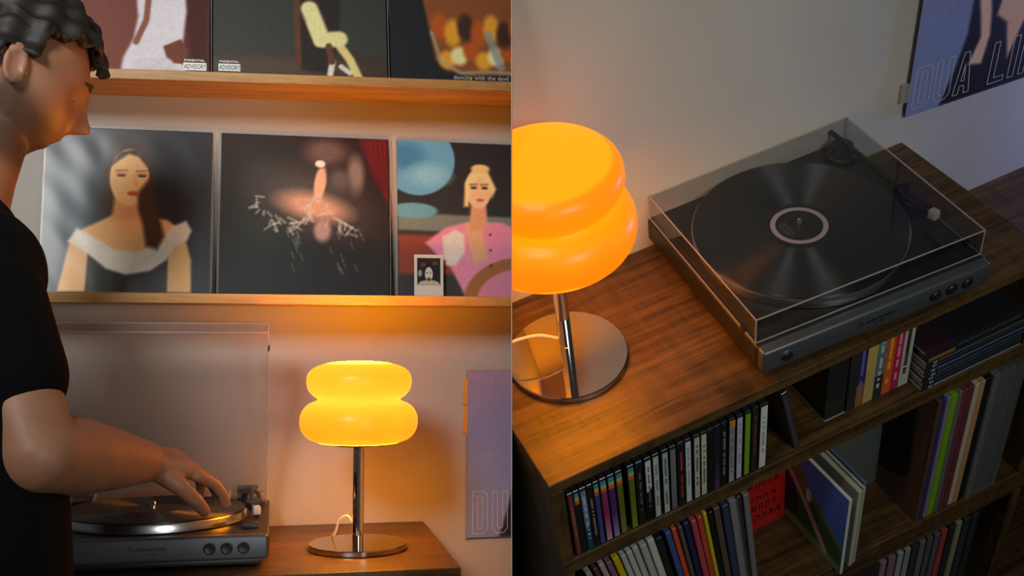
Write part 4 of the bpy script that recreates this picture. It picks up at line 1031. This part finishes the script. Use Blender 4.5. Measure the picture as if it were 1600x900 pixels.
def fused(bm, voxel, it):
    me = bpy.data.meshes.new('f'); bm.to_mesh(me); bm.free()
    o = bpy.data.objects.new('f', me); COL.objects.link(o)
    md = o.modifiers.new('join', 'REMESH'); md.mode = 'VOXEL'; md.voxel_size = voxel
    sm = o.modifiers.new('smooth', 'SMOOTH'); sm.factor = 0.5; sm.iterations = it
    dg = bpy.context.evaluated_depsgraph_get(); dg.update()
    r = bpy.data.meshes.new_from_object(o.evaluated_get(dg)); bpy.data.objects.remove(o)
    bm = bmesh.new(); bm.from_mesh(r); bpy.data.meshes.remove(r)
    return bm
bd = obj('body', fused(body, 0.0034, 4), SKIN, man, L=LO, smooth=True, angle=180)
at = bd.data.color_attributes.new('Stubble', 'FLOAT_COLOR', 'POINT')
cov = np.empty(len(bd.data.vertices) * 3, np.float32); bd.data.vertices.foreach_get('co', cov); cov = cov.reshape(-1, 3)
hi = np.array(HD.inverted()); hx = cov @ hi[:3, :3].T + hi[:3, 3]
sst = lambda v, a, b: np.clip((v - a) / (b - a), 0, 1) ** 2 * (3 - 2 * np.clip((v - a) / (b - a), 0, 1))
jaw = (1 - sst(hx[:, 2] + 0.30 * np.clip(hx[:, 0], 0, 1), -0.045, -0.012)) * sst(hx[:, 2], -0.150, -0.115) * sst(hx[:, 0], -0.030, -0.005)
lips = np.exp(-((hx[:, 2] + 0.062) / 0.009) ** 2 - (hx[:, 1] / 0.022) ** 2) * (hx[:, 0] > 0.07)
stub = np.ones((len(cov), 4), np.float32); stub[:, :3] = (np.clip(jaw * 0.85 * (1 - lips), 0, 1))[:, None]
at.data.foreach_set('color', stub.ravel())
# hair shell, ragged towards the brow
bm = headmesh(0.009, 6)
kill = []
for v in bm.verts:
    x, y, z = v.co
    hair = (z > 0.060 + 0.010 * math.sin(y * 90)) or (x < -0.030 and z > -0.055) or (x < 0.012 and z > 0.005)
    if not hair: kill.append(v)
    else:
        k = 0.004 * math.sin(x * 160 + y * 60) + 0.004 * math.sin(y * 210 + z * 130)
        v.co += v.co.normalized() * (k + (0.012 if z > 0.05 else 0.002))
bmesh.ops.delete(bm, geom=kill, context='VERTS')
hb = obj('hair', bm, HAIR, man, L=LO @ HD, smooth=True, angle=180)
so = hb.modifiers.new('thick', 'SOLIDIFY'); so.thickness = 0.012; so.offset = -1
for s in (-1, 1):
    e = obj('eye', lathe(new(), [(0, -0.0115), (0.008, -0.008), (0.0115, 0), (0.008, 0.008), (0, 0.0115)], 16), WHITE, man, L=LO @ HD @ T((0.0725, s * 0.031, 0.000)), smooth=True, angle=180)
    obj('iris', lathe(new(), [(0, 0.0003), (0.0052, 0), (0.0052, -0.001), (0, -0.001)], 16), HAIR, e, L=RY(math.radians(112)) @ T((0, 0, 0.0113)))
    obj('eyebrow', tube(new(), [(0.0985, s * 0.014, 0.026), (0.0955, s * 0.030, 0.031), (0.083, s * 0.046, 0.027)], [0.003, 0.004, 0.002], 6), HAIR, man, L=LO @ HD, smooth=True)
# clothing follows the body with a little ease
def garment(name, limbs, m, voxel=0.006, it=4):
    bm = bmesh.new()
    for pts in limbs:
        for me, M in limb(pts, 24):
            me.transform(M); bm.from_mesh(me); bpy.data.meshes.remove(me)
    return obj(name, fused(bm, voxel, it), m, man, L=LO, smooth=True, angle=180)
ease = lambda pts, k: [(x, y, z, r + k) for x, y, z, r in pts]
up_ = TRUNK[:7]
sleeves_ = []
for sh, el in ((SHR, ELB), (SHL, ELL)):
    a_, b_ = Vector(sh[:3]), Vector(el[:3])
    sleeves_.append([(*sh[:3], sh[3] + 0.010), (*a_.lerp(b_, 0.30), 0.070), (*a_.lerp(b_, 0.50), 0.068)])
garment('t_shirt', [ease(up_, 0.012)] + [ease(wide(TRUNK[:5], -0.030 * s, 0.050 * s), 0.012) for s in (-1, 1)] + [ease([SHR, (0.030, -0.560, 0.000, 0.088), (-0.040, -0.490, 0.010, 0.086), SHL], 0.010)] + sleeves_, SHIRT)
garment('trousers', [[(0.045 - 0.05 * s, -0.600 + 0.08 * s, -0.540, 0.116), (0.048 - 0.05 * s, -0.595 + 0.08 * s, -0.75, 0.098), (0.05 - 0.05 * s, -0.590 + 0.08 * s, -0.96, 0.078), (0.035 - 0.05 * s, -0.600 + 0.08 * s, -1.34, 0.062)] for s in (-1, 1)] + [[(0.045, -0.600, -0.56, 0.136), (0.045, -0.600, -0.60, 0.130)]], JEANS)
for s in (-1, 1):
    bm = new(); box(bm, -0.075, 0.185, -0.045, 0.045, 0.0, 0.075, 0.03, 3)
    obj('shoe', bm, CARD, man, L=LO @ T((0.035 - 0.05 * s, -0.600 + 0.08 * s, -1.4122)) @ RZ(0.8), smooth=True)
